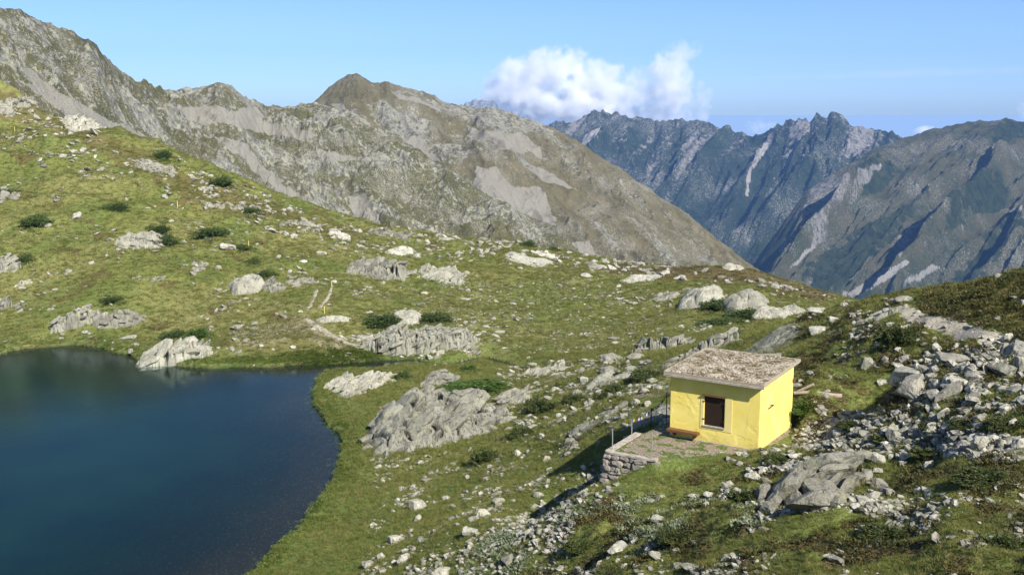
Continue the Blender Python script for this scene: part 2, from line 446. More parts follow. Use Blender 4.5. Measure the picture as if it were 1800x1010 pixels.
m = NT('alpine_turf')
a1 = m.attr('cover'); a2 = m.attr('cover_two')
nb = m.noise(.16, 5, .6); nm = m.noise(1.3, 5, .65); nf = m.noise(7, 4, .7); nff = m.noise(22, 3, .7)
g = m.mix(m.ramp(m.math('ADD', m.math('MULTIPLY', nm, .5), m.math('MULTIPLY', nf, .5)), (.38, 0), (.60, 1)), (.086, .115, .027), (.170, .176, .050))
g = m.mix(m.math('MULTIPLY', a2[0], m.ramp(nb, (.3, .4), (.6, 1))), g, (.082, .128, .028))
g = m.mix(m.math('MULTIPLY', a1[1], m.ramp(nm, (.4, .15), (.6, .85))), g, (.225, .195, .08))
hcol = m.mix(m.ramp(nf, (.38, 0), (.6, 1)), (.035, .040, .012), (.135, .090, .040))
g = m.mix(m.math('MULTIPLY', m.ramp(m.math('ADD', a1[0], m.math('MULTIPLY', m.math('SUBTRACT', nf, .5), 1.2)), (.45, 0), (.65, 1)), .9), g, hcol)
g = m.mix(m.ramp(m.math('ADD', a1[2], m.math('MULTIPLY', m.math('SUBTRACT', nf, .5), 1.4)), (.42, 0), (.62, 1)), g, m.mix(nff, (.16, .12, .08), (.34, .29, .22)))
st = m.mix(nff, (.20, .19, .16), (.46, .45, .40))
g = m.mix(m.ramp(m.math('ADD', a2[1], m.math('MULTIPLY', m.math('SUBTRACT', m.noise(4.5, 4, .7), .5), 2.2)), (.72, 0), (.82, 1)), g, st)
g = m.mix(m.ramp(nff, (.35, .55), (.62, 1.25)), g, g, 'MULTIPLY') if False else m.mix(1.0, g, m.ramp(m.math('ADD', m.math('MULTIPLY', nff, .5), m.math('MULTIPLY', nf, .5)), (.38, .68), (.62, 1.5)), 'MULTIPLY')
bedc = m.mix(m.ramp(m.math('ADD', m.vor(5.5), m.math('MULTIPLY', m.noise(2.2, 5, .75), .9)), (.52, 1), (.80, 0)), (.040, .034, .024), (.15, .125, .09))
g = m.mix(a2[2], g, bedc)
m.color(g)
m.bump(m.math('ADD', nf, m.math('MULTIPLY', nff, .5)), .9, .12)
turf_m = m.m
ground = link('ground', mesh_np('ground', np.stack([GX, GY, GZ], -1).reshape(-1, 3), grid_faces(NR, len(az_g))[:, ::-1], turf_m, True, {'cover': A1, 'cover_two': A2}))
tag(ground, kind='structure')

# ------------------------------------------------------------------ water
wx = np.arange(-150, 12, .5); wy = np.arange(17, 112, .5)
WX, WY = np.meshgrid(wx, wy)
wd = segdist(WX, WY, shore, True) * np.where(inpoly(WX, WY, shore), 1, -1)
m = NT('lake_water')
a = m.attr('depth')
m.n.remove(m.b)
dif = m.n.new('ShaderNodeBsdfDiffuse')
dcol = m.mix(m.ramp(m.noise(.09, 4, .6), (.35, 0), (.65, 1)), (.004, .015, .020), (.007, .027, .025))
m.val(dif.inputs[0], dcol)
tr = m.n.new('ShaderNodeBsdfTransparent'); m.val(tr.inputs[0], (.72, .78, .80))
mx = m.n.new('ShaderNodeMixShader'); m.val(mx.inputs[0], m.math('MULTIPLY', a[0], 1.0)); m.l.new(tr.outputs[0], mx.inputs[1]); m.l.new(dif.outputs[0], mx.inputs[2])
gl = m.n.new('ShaderNodeBsdfGlossy'); gl.inputs['Roughness'].default_value = .12; m.val(gl.inputs[0], (.46, .62, .58))
bn = m.n.new('ShaderNodeBump'); bn.inputs['Strength'].default_value = .22; bn.inputs['Distance'].default_value = .05
m.l.new(m.noise(3.0, 3, .6, vec=m.scale(m.pos, (1, .5, 1))), bn.inputs['Height'])
m.l.new(bn.outputs[0], gl.inputs['Normal'])
dot = m.n.new('ShaderNodeVectorMath'); dot.operation = 'DOT_PRODUCT'; m.l.new(bn.outputs[0], dot.inputs[0]); m.l.new(m.geo.outputs['Incoming'], dot.inputs[1])
fac = m.math('ADD', m.math('MULTIPLY', m.math('POWER', m.math('SUBTRACT', 1.0, m.math('ABSOLUTE', dot.outputs['Value']), clamp=True), 5.0), .98), .02)
mx2 = m.n.new('ShaderNodeMixShader'); m.l.new(fac, mx2.inputs[0]); m.l.new(mx.outputs[0], mx2.inputs[1]); m.l.new(gl.outputs[0], mx2.inputs[2])
m.l.new(mx2.outputs[0], m.out.inputs[0])
dfac = sstep(.3, 5.5, wd + fbm(WX / 3, WY / 5, 0, 77, 3) * 1.2)[..., None] * .45 + sstep(3, 16, wd)[..., None] * .55
water = link('water', mesh_np('water', np.stack([WX, WY, WX * 0], -1).reshape(-1, 3), grid_faces(len(wy), len(wx)), m.m, True, {'depth': np.repeat(dfac.reshape(-1, 1), 3, 1)}))
tag(water, kind='structure')
# ------------------------------------------------------------------ mountains
def mountain(name, knots, rough, mat, ncol, nrow, pxr, seed, maskf, back=.35, below=.35, conc=1.0, flat=True):
    """knots: (px, skyline y, skyline Y, foot y, foot Y)"""
    K = []
    for k in knots:
        t = P(k[0], k[1], k[2]); f = P(k[0], k[3], k[4])
        K.append((atan2(t[0], t[1]), hypot(t[0], t[1]), t[2], atan2(f[0], f[1]), hypot(f[0], f[1]), f[2]))
    K = np.array(K)
    azs = np.array([atan2(P(x, 300, 1000)[0], 1000) for x in np.linspace(pxr[0], pxr[1], ncol)])
    rt = np.interp(azs, K[:, 0], K[:, 1]); zt = np.interp(azs, K[:, 0], K[:, 2])
    rf = np.interp(azs, K[:, 3], K[:, 4]); zf = np.interp(azs, K[:, 3], K[:, 5])
    s = np.concatenate([np.linspace(-below, 0, 20, endpoint=False), np.linspace(0, 1, nrow), np.linspace(1, 1 + back, 24)[1:]])[:, None]
    r = rf + s * (rt - rf)
    zz = np.where(s <= 0, zf + (zt - zf) * s, np.where(s <= 1, zf + (zt - zf) * np.abs(np.clip(s, 0, 1)) ** conc, zt - (s - 1) * (rt - rf) * .8))
    x = r * np.sin(azs); y = r * np.cos(azs)
    dz = rough(x, y, s, azs)
    zz = zz + dz
    px, py, dep = proj(x, y, zz)
    at = maskf(px, py, x, y, zz, s)
    o = link(name, mesh_np(name, np.stack([x, y, zz], -1).reshape(-1, 3), grid_faces(len(s), ncol)[:, ::-1], mat, flat is False, {'cover': at.reshape(-1, 3)}))
    return tag(o, kind='structure')
def pmask(px, py, x, y, wl, amp, polys, seed=1):
    wx = px + fbm(x / wl, y / wl, 0, seed, 4) * amp; wy = py + fbm(x / wl, y / wl, 9, seed, 4) * amp * .7
    o = np.zeros(px.shape)
    for p in polys: o = np.maximum(o, inpoly(wx, wy, p))
    return o.astype(float)

def crag_mat(name, sc, rock_l, rock_d, lich, grass_a, grass_b, scree, tilt=(.3, .5, .4)):
    m = NT(name)
    a = m.attr('cover')
    st = m.scale(m.pos, (1, 1, .6), tilt)
    n0 = m.noise(.035 * sc, 4, .6, vec=st); n1 = m.noise(.13 * sc, 7, .78, vec=st); n2 = m.noise(.42 * sc, 6, .8, vec=st); n3 = m.noise(1.3 * sc, 4, .8)
    rk = m.mix(m.ramp(n1, (.40, 0), (.56, 1)), rock_d, rock_l)
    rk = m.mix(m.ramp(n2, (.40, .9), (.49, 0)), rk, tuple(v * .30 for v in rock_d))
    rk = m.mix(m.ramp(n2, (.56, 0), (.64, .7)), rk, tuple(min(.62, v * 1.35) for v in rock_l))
    rk = m.mix(m.ramp(m.noise(.25 * sc, 5, .75), (.51, 0), (.58, .75)), rk, lich)
    gr = m.mix(m.ramp(m.noise(.06 * sc, 6, .7), (.38, 0), (.62, 1)), grass_a, grass_b)
    gr = m.mix(m.ramp(n3, (.36, .6), (.48, 0)), gr, tuple(v * .5 for v in grass_a))
    gr = m.mix(m.ramp(m.math('ADD', n3, m.math('MULTIPLY', n0, .5)), (.80, 0), (.86, .8)), gr, rock_l)
    sr = m.mix(m.ramp(m.noise(1.9 * sc, 4, .85), (.38, 0), (.60, 1)), tuple(v * .68 for v in scree), tuple(v * 1.22 for v in scree))
    sr = m.mix(m.ramp(m.noise(.05 * sc, 4, .6), (.4, 0), (.6, .4)), sr, tuple(v * q for v, q in zip(scree, (.92, .86, .82))))
    f = m.ramp(m.math('ADD', a[1], m.math('MULTIPLY', m.math('SUBTRACT', m.noise(.33 * sc, 7, .8, vec=st), .5), 2.6)), (.46, 0), (.53, 1))
    c = m.mix(f, rk, gr)
    c = m.mix(m.ramp(m.math('ADD', a[0], m.math('MULTIPLY', m.math('SUBTRACT', m.noise(.16 * sc, 7, .82), .5), 3.4)), (.44, 0), (.54, 1)), c, sr)
    m.color(c)
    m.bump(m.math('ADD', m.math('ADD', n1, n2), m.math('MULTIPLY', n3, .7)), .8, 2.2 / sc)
    return m

# --- left massif and rocky benches
m1 = crag_mat('grey_crags', 1.0, (0.326, 0.315, 0.273), (0.143, 0.140, 0.126), (0.358, 0.365, 0.241), (0.075, 0.075, 0.030), (0.130, 0.121, 0.052), (0.279, 0.270, 0.228))
def r1(x, y, s, az):
    e = 1 - .85 * sstep(.7, 1.0, s) 
    gul = ridged(x / 75 + .3 * fbm(x / 90, y / 90, 0, 3, 2), y / 150, 0, 100, 5)
    blk = ridged(x / 15, y / 15, 0, 101, 4)
    e2 = .35 + .65 * e
    return e * (gul * 9 - 7 + fbm(x / 60, y / 60, 0, 103, 4) * 9) + e2 * (ridged(x / 30, y / 34, 0, 104, 3) * 4.2 + blk * 2.2 + fbm(x / 8, y / 8, 0, 105, 3) * 1.4) - 3
SCREE1 = [[(30, 118), (60, 125), (100, 165), (170, 195), (215, 215), (280, 250), (360, 290), (450, 330), (560, 375), (640, 410), (520, 410), (430, 350), (330, 308), (240, 268), (160, 225), (80, 175)],
          [(320, 190), (455, 190), (470, 215), (560, 235), (540, 250), (420, 225), (330, 212)], [(375, 235), (440, 255), (470, 300), (540, 350), (560, 370), (500, 350), (440, 300), (400, 262)],
          [(560, 265), (640, 270), (660, 280), (560, 280)], [(610, 345), (640, 340), (670, 400), (640, 410)]]
GRASS1 = [[(-50, -10), (60, 20), (135, 55), (120, 70), (60, 40), (-50, 10)], [(-50, 95), (30, 125), (100, 190), (-50, 200)], [(95, 130), (120, 135), (190, 215), (150, 195)], [(200, 250), (330, 290), (460, 345), (420, 340), (300, 290)], [(470, 280), (530, 290), (540, 350), (500, 330)],
          [(640, 290), (760, 320), (820, 370), (820, 410), (700, 380), (640, 330)], [(330, 170), (365, 150), (372, 160), (345, 190)]]
def mf1(px, py, x, y, z, s):
    sc = pmask(px, py, x, y, 25, 14, SCREE1, 5)
    g = pmask(px, py, x, y, 25, 16, GRASS1, 6) * .62
    g = np.maximum(g, .52 + .5 * fbm(x / 40, y / 40, 0, 7, 4) + .15 * sstep(330, 400, py))
    return np.stack([sc, np.clip(g, 0, 1), s + 0 * px], -1)
K1 = [(-900, -60, 560, 200, 420), (-300, -35, 570, 180, 430), (0, 2, 600, 165, 470), (60, 25, 620, 195, 490), (110, 45, 640, 220, 500), (135, 60, 645, 232, 510), (155, 62, 640, 240, 515), (170, 75, 650, 250, 520), (185, 100, 665, 255, 525),
      (205, 120, 680, 262, 530), (240, 142, 710, 278, 540), (262, 152, 730, 290, 545), (310, 160, 760, 310, 560), (338, 156, 770, 320, 565), (365, 147, 770, 332, 570), (380, 142, 770, 338, 575), (400, 145, 775, 346, 580), (422, 158, 785, 352, 585),
      (440, 172, 800, 360, 590), (470, 181, 830, 375, 600), (520, 181, 850, 392, 610), (555, 177, 850, 400, 615), (600, 190, 830, 408, 620), (640, 208, 810, 415, 625), (700, 238, 790, 425, 630), (760, 280, 760, 430, 640),
      (830, 322, 740, 440, 650), (900, 365, 720, 450, 655), (960, 400, 700, 460, 660), (1010, 425, 690, 470, 660), (1060, 470, 680, 500, 660), (1300, 640, 670, 660, 650), (1800, 900, 670, 960, 650)]
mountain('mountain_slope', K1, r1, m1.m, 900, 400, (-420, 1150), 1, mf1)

# --- brown ridge with the pointed summit behind it
m2 = crag_mat('brown_ridge_slope', .75, (0.294, 0.285, 0.243), (0.128, 0.125, 0.112), (0.307, 0.307, 0.218), (.102, .094, .047), (.168, .143, .080), (0.264, 0.252, 0.212))
def r2(x, y, s, az):
    e = 1 - .85 * sstep(.75, 1.0, s)
    return e * (ridged((x + .5 * y) / 130, y / 420, 0, 110, 4) * 14 - 10 + fbm(x / 120, y / 120, 0, 111, 4) * 12) + ridged(x / 30, y / 40, 0, 112, 4) * 2.6 * (.5 + .5 * e) + fbm(x / 9, y / 9, 0, 113, 3) * 1.3 - 1
SCREE2 = [[(688, 240), (712, 243), (745, 238), (760, 262), (778, 290), (735, 272), (700, 262)], [(840, 290), (870, 292), (900, 325), (955, 340), (975, 375), (975, 395), (935, 385), (890, 358), (830, 330)],
          [(820, 220), (860, 228), (905, 232), (945, 258), (958, 280), (900, 262), (840, 240)], [(685, 158), (715, 168), (790, 195), (745, 186), (700, 172)], [(575, 185), (605, 182), (620, 200), (590, 198)],
          [(700, 270), (760, 300), (790, 320), (740, 305)], [(920, 285), (960, 300), (1020, 335), (990, 330), (940, 305)], [(1000, 430), (1030, 425), (1050, 455), (1010, 450)], [(1090, 380), (1130, 398), (1120, 400)]]
ROCK2 = [[(620, 180), (700, 190), (770, 235), (740, 250), (690, 232), (640, 215)], [(680, 145), (800, 190), (930, 215), (930, 240), (820, 210), (720, 170)], [(760, 240), (840, 270), (800, 290), (760, 270)], [(800, 350), (900, 360), (960, 410), (820, 420)], [(860, 195), (900, 190), (975, 225), (940, 230)]]
def mf2(px, py, x, y, z, s):
    sc = pmask(px, py, x, y, 40, 14, SCREE2, 15)
    rk = pmask(px, py, x, y, 30, 26, ROCK2, 16)
    g = .76 + .6 * fbm((x + .4 * y) / 40, y / 110, 0, 17, 5) - .5 * rk
    return np.stack([sc, np.clip(g, 0, 1), s + 0 * px], -1)
K2 = [(300, 260, 1150, 420, 850), (480, 225, 1180, 420, 880), (545, 182, 1200, 420, 880), (562, 168, 1200, 425, 885), (580, 153, 1205, 425, 890), (597, 141, 1210, 425, 892), (612, 133, 1210, 425, 895), (628, 131, 1212, 430, 900), (642, 140, 1215, 430, 905), (655, 146, 1220, 430, 910),
      (668, 148, 1225, 432, 915), (680, 143, 1225, 434, 918), (692, 148, 1230, 436, 920), (720, 156, 1235, 438, 925), (750, 165, 1240, 440, 930), (785, 180, 1250, 442, 938), (830, 188, 1260, 446, 945), (860, 187, 1255, 450, 950), (885, 192, 1260, 452, 955), (920, 207, 1265, 456, 960), (968, 221, 1270, 460, 965), (1010, 243, 1265, 468, 975),
      (1060, 275, 1255, 476, 980), (1120, 318, 1240, 485, 985), (1200, 372, 1210, 500, 990), (1248, 412, 1190, 510, 990), (1300, 450, 1170, 522, 990), (1350, 488, 1150, 530, 990), (1400, 515, 1130, 545, 990), (1470, 560, 1110, 580, 1000), (1560, 640, 1090, 650, 1000), (2000, 900, 1000, 960, 900)]
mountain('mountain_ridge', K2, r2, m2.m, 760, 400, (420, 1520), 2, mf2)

# --- far craggy limestone ridge
m3 = crag_mat('far_limestone', .14, (0.281, 0.268, 0.246), (0.111, 0.106, 0.102), (0.246, 0.238, 0.212), (0.012, 0.025, 0.011), (0.029, 0.046, 0.017), (0.357, 0.340, 0.319))
def r3(x, y, s, az):
    e = 1 - .86 * sstep(.7, 1.0, s)
    q = x - .55 * y
    return e * (ridged(q / 420, y / 2600, 0, 120, 4) * 62 - 50) + ridged(q / 120, y / 560, 0, 121, 4) * 30 * (.35 + .65 * e) + ridged(x / 60, y / 90, 0, 122, 2) * 10 * sstep(.2, .9, s) - 14 + fbm(x / 30, y / 30, 0, 123, 2) * 5
def mf3(px, py, x, y, z, s):
    sc = .8 * pmask(px, py, x, y, 90, 4, [[(1342, 250), (1350, 252), (1342, 276), (1321, 302), (1315, 345), (1310, 345), (1314, 303), (1332, 275)], [(1420, 425), (1425, 428), (1390, 470), (1378, 470)],
                                  [(1520, 500), (1590, 455), (1600, 462), (1550, 500), (1500, 525)], [(1030, 235), (1055, 222), (1052, 232), (1018, 272), (1012, 268)]], 25)
    g = 1.16 - .44 * sstep(.5, .97, s) + .8 * fbm((x - .55 * y) / 90, y / 700, 0, 27, 5)
    return np.stack([sc, np.clip(g, 0, 1), s + 0 * px], -1)
K3 = [(700, 260, 5200, 520, 3900), (940, 235, 5200, 520, 3900), (970, 218, 5100, 520, 3800), (985, 215, 5100, 520, 3800), (1005, 218, 5100, 525, 3800), (1020, 210, 5080, 525, 3750), (1035, 201, 5050, 525, 3750), (1050, 194, 5050, 525, 3750), (1068, 194, 5050, 525, 3750), (1085, 201, 5030, 530, 3700), (1110, 208, 5000, 530, 3700), (1135, 215, 5000, 530, 3700),
      (1150, 218, 4980, 530, 3650), (1165, 210, 4950, 532, 3650), (1180, 213, 4950, 532, 3650), (1200, 207, 4920, 535, 3600), (1225, 206, 4900, 535, 3600), (1250, 214, 4880, 535, 3580), (1270, 222, 4860, 536, 3550), (1295, 228, 4850, 540, 3520), (1325, 236, 4820, 540, 3500), (1345, 233, 4800, 542, 3480), (1365, 224, 4780, 545, 3450),
      (1378, 222, 4770, 545, 3450), (1390, 213, 4750, 545, 3430), (1405, 208, 4740, 545, 3420), (1418, 209, 4730, 548, 3400), (1424, 214, 4720, 548, 3400), (1434, 203, 4710, 548, 3400), (1446, 204, 4700, 550, 3380), (1454, 209, 4690, 550, 3380), (1462, 199, 4680, 550, 3360), (1476, 203, 4670, 550, 3350), (1486, 213, 4660, 552, 3350), (1510, 219, 4640, 552, 3320), (1545, 228, 4600, 555, 3300),
      (1590, 238, 4550, 556, 3280), (1660, 252, 4500, 560, 3250), (1800, 290, 4400, 570, 3200), (2300, 400, 4200, 600, 3000)]
mountain('far_mountain', K3, r3, m3.m, 900, 340, (820, 2050), 3, mf3, below=.6, conc=1.05)

# --- green shoulder on the right
m4 = crag_mat('far_green_shoulder', .2, (0.255, 0.246, 0.225), (0.093, 0.093, 0.085), (0.221, 0.221, 0.196), (0.043, 0.053, 0.021), (0.089, 0.081, 0.039), (0.289, 0.281, 0.264))
def r4(x, y, s, az):
    e = 1 - .88 * sstep(.65, 1.0, s)
    q = x - 1.0 * y
    return e * (ridged(q / 360, (y + .8 * x) / 2200, 0, 130, 4) * 62 - 45 + fbm(x / 500, y / 500, 0, 131, 3) * 30) + ridged(q / 100, (y + .8 * x) / 600, 0, 132, 4) * 24 * e + fbm(x / 24, y / 24, 0, 133, 2) * 3.5
def mf4(px, py, x, y, z, s):
    sc = pmask(px, py, x, y, 60, 5, [[(1592, 458), (1602, 462), (1560, 492), (1500, 522), (1486, 528), (1540, 488)], [(1560, 470), (1570, 468), (1530, 500), (1470, 535), (1480, 520)], [(1640, 466), (1652, 470), (1620, 490), (1580, 508), (1600, 490)],
                                     [(1430, 432), (1436, 434), (1400, 466), (1384, 474), (1400, 458)], [(1765, 385), (1800, 360), (1800, 370), (1768, 392)]], 35)
    rock = pmask(px, py, x, y, 90, 16, [[(1415, 345), (1430, 315), (1500, 298), (1492, 330), (1462, 372), (1450, 425), (1425, 440), (1432, 395), (1415, 372)], [(1510, 300), (1548, 285), (1520, 330), (1490, 365)], [(1590, 400), (1625, 390), (1600, 430), (1575, 450)]], 36)
    forest = -.08 + 1.1 * fbm((x - y) / 150, (y + .8 * x) / 700, 0, 37, 5) + .40 * sstep(270, 440, py) - .6 * rock
    g = 1.10 + .7 * fbm((x - 1.0 * y) / 110, (y + .8 * x) / 700, 0, 38, 5) - .85 * rock
    return np.stack([sc, np.clip(g, 0, 1), np.clip(forest, 0, 1)], -1)
fa = m4.attr('cover')
bc = m4.b.inputs['Base Color'].links[0].from_socket
m4.color(m4.mix(m4.ramp(m4.math('ADD', fa[2], m4.math('MULTIPLY', m4.math('SUBTRACT', m4.noise(.03, 6, .75), .5), 1.6)), (.30, 0), (.42, .95)), bc, m4.mix(m4.ramp(m4.noise(.035, 6, .8), (.4, 0), (.6, 1)), (.008, .018, .009), (.034, .050, .018))))
K4 = [(1180, 560, 3000, 600, 2300), (1280, 500, 3050, 600, 2300), (1330, 455, 3100, 590, 2350), (1380, 385, 3150, 580, 2350), (1420, 335, 3200, 578, 2350), (1470, 300, 3250, 575, 2350), (1530, 268, 3300, 573, 2350), (1580, 250, 3350, 572, 2350), (1612, 238, 3380, 570, 2350), (1640, 228, 3400, 570, 2350), (1680, 217, 3420, 568, 2350), (1720, 211, 3440, 566, 2350), (1760, 213, 3450, 565, 2350),
      (1800, 214, 3450, 565, 2350), (1900, 195, 3450, 560, 2300), (2300, 120, 3300, 560, 2200)]
mountain('far_mountain_shoulder', K4, r4, m4.m, 760, 340, (1180, 2050), 4, mf4, below=.6)

# a dim summit half wrapped in the cloud
m5 = crag_mat('far_summit_rock', .1, (.35, .35, .34), (.2, .2, .2), (.33, .34, .3), (.06, .08, .04), (.09, .10, .05), (.4, .4, .38))
K5 = [(740, 205, 8300, 300, 7400), (815, 190, 8300, 300, 7400), (845, 173, 8300, 300, 7400), (858, 175, 8300, 300, 7400), (868, 172, 8300, 300, 7400), (885, 200, 8300, 300, 7400), (1000, 260, 8300, 330, 7400), (1300, 280, 8300, 330, 7400)]
mountain('far_summit', K5, lambda x, y, s, az: ridged(x / 300, y / 600, 0, 140, 4) * 40 - 20, m5.m, 260, 80, (740, 1300), 5, lambda px, py, x, y, z, s: np.stack([0 * px, .4 + 0 * px, s + 0 * px], -1))

# sea beyond the last hills, a pale blue plain to the horizon
m = NT('sea_water'); m.color((.25, .36, .52)); m.b.inputs['Roughness'].default_value = .7
sea = link('sea', mesh_np('sea', [[-250000, 12000, -700], [250000, 12000, -700], [250000, 110000, -700], [-250000, 110000, -700]], [[0, 1, 2, 3]], m.m)); tag(sea, kind='structure')
# valley floor under everything so that nothing floats over a void
m = NT('valley_floor'); m.color(m.mix(m.noise(.01, 5, .6), (.04, .06, .02), (.08, .09, .04)))
vf = link('valley_ground', mesh_np('valley_ground', [[-7500, -300, -760], [7500, -300, -760], [7500, 9300, -760], [-7500, 9300, -760]], [[0, 1, 2, 3]], m.m)); tag(vf, kind='structure')

# air between here and the far ridges
hm = bpy.data.materials.new('haze_air'); hm.use_nodes = True
hn = hm.node_tree.nodes; hn.remove(hn['Principled BSDF'])
pv = hn.new('ShaderNodeVolumePrincipled'); pv.inputs['Density'].default_value = 5.2e-5; pv.inputs['Color'].default_value = (.22, .45, .95, 1)
pv.inputs['Anisotropy'].default_value = 0.0
hm.node_tree.links.new(pv.outputs[0], hn['Material Output'].inputs['Volume'])
b = MB(); b.box(-8000, 8000, -500, 9600, -780, 520); hz = b.build('haze', hm); tag(hz, kind='stuff')
# ------------------------------------------------------------------ rock outcrops, boulders, stones
grey_rock = rock_mat('grey_schist', (.31, .303, .255), (.13, .127, .107), (.29, .30, .18), .8, .6)
pale_rock = rock_mat('pale_boulder_rock', (.40, .388, .325), (.18, .173, .143), (.33, .34, .21), 1.4, .5)
white_rock = rock_mat('whitish_rock', (.51, .49, .42), (.24, .23, .19), (.38, .385, .26), 1.4, .4)

# boulder prototypes
import bmesh
def ico(sub):
    bm = bmesh.new(); bmesh.ops.create_icosphere(bm, subdivisions=sub, radius=1.0)
    v = np.array([x.co[:] for x in bm.verts]); f = np.array([[q.index for q in p.verts] for p in bm.faces]); bm.free()
    return v, f
def boulder_shape(seed, sub=3, kind='angular', warp=1.0):
    r = np.random.default_rng(seed)
    v, f = ico(sub)
    sc = {'angular': (1, .85, .75), 'flat': (1, .8, .34), 'round': (1, .88, .72)}[kind]
    npl = {'angular': 17, 'flat': 13, 'round': 10}[kind]
    for k in range(npl):
        n = r.normal(size=3); n /= np.linalg.norm(n)
        d = r.uniform(.40, .74) if kind != 'round' else r.uniform(.72, .92)
        e = v @ n - d
        v = v - np.where(e > 0, e, 0)[:, None] * n * .96
    v = v * np.array(sc) * np.array([r.uniform(.9, 1.1) for _ in range(3)])
    v = v + (noise(v[:, 0] * 2.2, v[:, 1] * 2.2, v[:, 2] * 2.2, seed)[:, None] * .06 * warp + (fbm(v[:, 0] * 6, v[:, 1] * 6, v[:, 2] * 6, seed + 1, 2)[:, None] * .045 if sub > 2 else 0)) * v / (np.linalg.norm(v, axis=1)[:, None] + .2)
    ex = np.abs(v).max(0)
    return v / ex, f         # fills the box [-1,1]^3 ; scaled by half sizes
BLK3 = [boulder_shape(700 + i, 3, 'angular') for i in range(8)]
BLK2 = [boulder_shape(720 + i, 2, 'angular') for i in range(8)]
def outcrop(label, x0, y0, x1, y1, style='slab', hf=.5, rot=0.0, seed=1, cell=None, mat=None, group='rock outcrops standing out of the turf', dmul=1.0, n=None, name='rock_outcrop', drop=.13):
    b = hit((x0 + x1) / 2, y1)
    if b[2] < .05: b[2] = .0
    _, _, dep = proj(b[0], b[1], b[2])
    w = (x1 - x0) * dep / F * 1.18
    V = (y1 - y0) * dep / F
    dz = 24 - b[2]; dist = hypot(b[0], b[1]); sd = dz / hypot(dz, dist)
    h = hf * V * (.95 if style == 'dome' else .62); d = (1 - hf) * V / sd * dmul
    bk = hit((x0 + x1) / 2, max(y0 + hf * (y1 - y0) * .75, y0 + 4))
    dh = hypot(bk[0], bk[1]) - hypot(b[0], b[1])
    if 0 < dh < 3.5 * d: d = dh * 1.25
    d = min(max(d, .35 * w), 2.0 * w)
    az = atan2(b[0], b[1])
    fwd = np.array([sin(az), cos(az)]); rgt = np.array([cos(az), -sin(az)])
    c = b[:2] + fwd * d * .5
    cell = cell or max(.45, w / 7)
    if n is None: n = int(np.clip((x1 - x0) * .75, 36, 170))
    ny = n
    lx, ly = np.meshgrid(np.linspace(-1.08, 1.08, n), np.linspace(-1.08, 1.08, ny))
    X = lx * w / 2; Y = ly * d / 2
    ang = np.arctan2(ly, lx)
    rr = (np.abs(lx) ** 2.4 + np.abs(ly) ** 2.4) ** (1 / 2.4) * (1 + .22 * noise(np.cos(ang) * 1.7 + seed, np.sin(ang) * 1.7, 0, seed) + .10 * noise(X / cell, Y / cell, 0, seed + 1))
    e0 = np.where(ly < 0, .55, .40) if style != 'dome' else .1
    prof = 1 - sstep(e0, 1.0, rr)
    if style == 'dome': prof = np.sqrt(np.clip(1 - np.clip(rr, 0, 1) ** 2.2, 0, 1))
    sx = 1.0; cr, srr = cos(rot), sin(rot)
    U = X * cr + Y * srr; V_ = -X * srr + Y * cr
    if style == 'slab': U = U / (cell * .62); V_ = V_ / (cell * 1.7)
    elif style == 'dome': U = U / (cell * 1.6); V_ = V_ / (cell * 1.9)
    else: U = U / cell; V_ = V_ / (cell * 1.1)
    wu = fbm(U, V_, 0, seed + 2, 3) * .28; U = U + wu; V_ = V_ + fbm(U, V_, 5, seed + 3, 3) * .28
    f1, f2, cx, cyy, r1_, r2_, r3_ = worley(U, V_, seed)
    ff1, ff2, cx2, cy2, q1, q2, q3 = worley(U * 2.6 + 3, V_ * 2.3, seed + 9)
    amp = {'slab': .30, 'dome': .09, 'block': .36, 'flat': .3}[style]
    Z = prof * h * (.78 + .3 * noise(X / (w * .4) + seed, Y / (d * .5), 0, seed + 4))
    tilt = (U - cx) * (r2_ - .3) * .8 + (V_ - cyy) * (r3_ - .35) * 1.0
    Z = Z + prof * h * amp * ((r1_ - .5) * 1.0 + tilt * .55)
    Z = Z + prof * h * amp * .36 * ((q1 - .5) + (U * 2.6 + 3 - cx2) * (q2 - .5) * 1.1 + (V_ * 2.3 - cy2) * (q3 - .5) * 1.1)
    Z = Z - prof * min(h, 1.5) * (.34 if style != 'dome' else .10) * np.exp(-((f2 - f1) / .10) ** 2) - prof * min(h, 1.5) * .10 * np.exp(-((ff2 - ff1) / .12) ** 2)
    if style in ('slab', 'block'): Z = np.where(q3 * .5 + r3_ * .5 < drop * 1.6, Z * .35 - .1, Z)
    if style == 'block': Z = Z * .8 - .07
    Z = Z + fbm(X / .35, Y / .35, 0, seed + 6, 3) * .035 * min(cell, 1.2)
    lat = .10 * cell * prof
    X = X + noise(X / .8, Y / .8, Z, seed + 11) * lat; Y = Y + noise(X / .8, Y / .8, Z + 9, seed + 12) * lat - (Z * .25 if style == 'slab' else 0)
    wx_ = c[0] + rgt[0] * X + fwd[0] * Y; wy_ = c[1] + rgt[1] * X + fwd[1] * Y
    g = ground_z(wx_.ravel(), wy_.ravel()).reshape(wx_.shape)
    g0 = float(ground_z(b[0], b[1])[0])
    g = np.where(g < 0, np.maximum(g, -.5), g)
    zz = g + Z - .22 - .25 * (1 - prof)
    o = np.array([c[0], c[1], float(ground_z(c[0], c[1])[0])])
    v = np.stack([wx_, wy_, zz], -1).reshape(-1, 3) - o
    q4 = grid_faces(ny, n)
    mb = MB(); mb.add(v, q4)
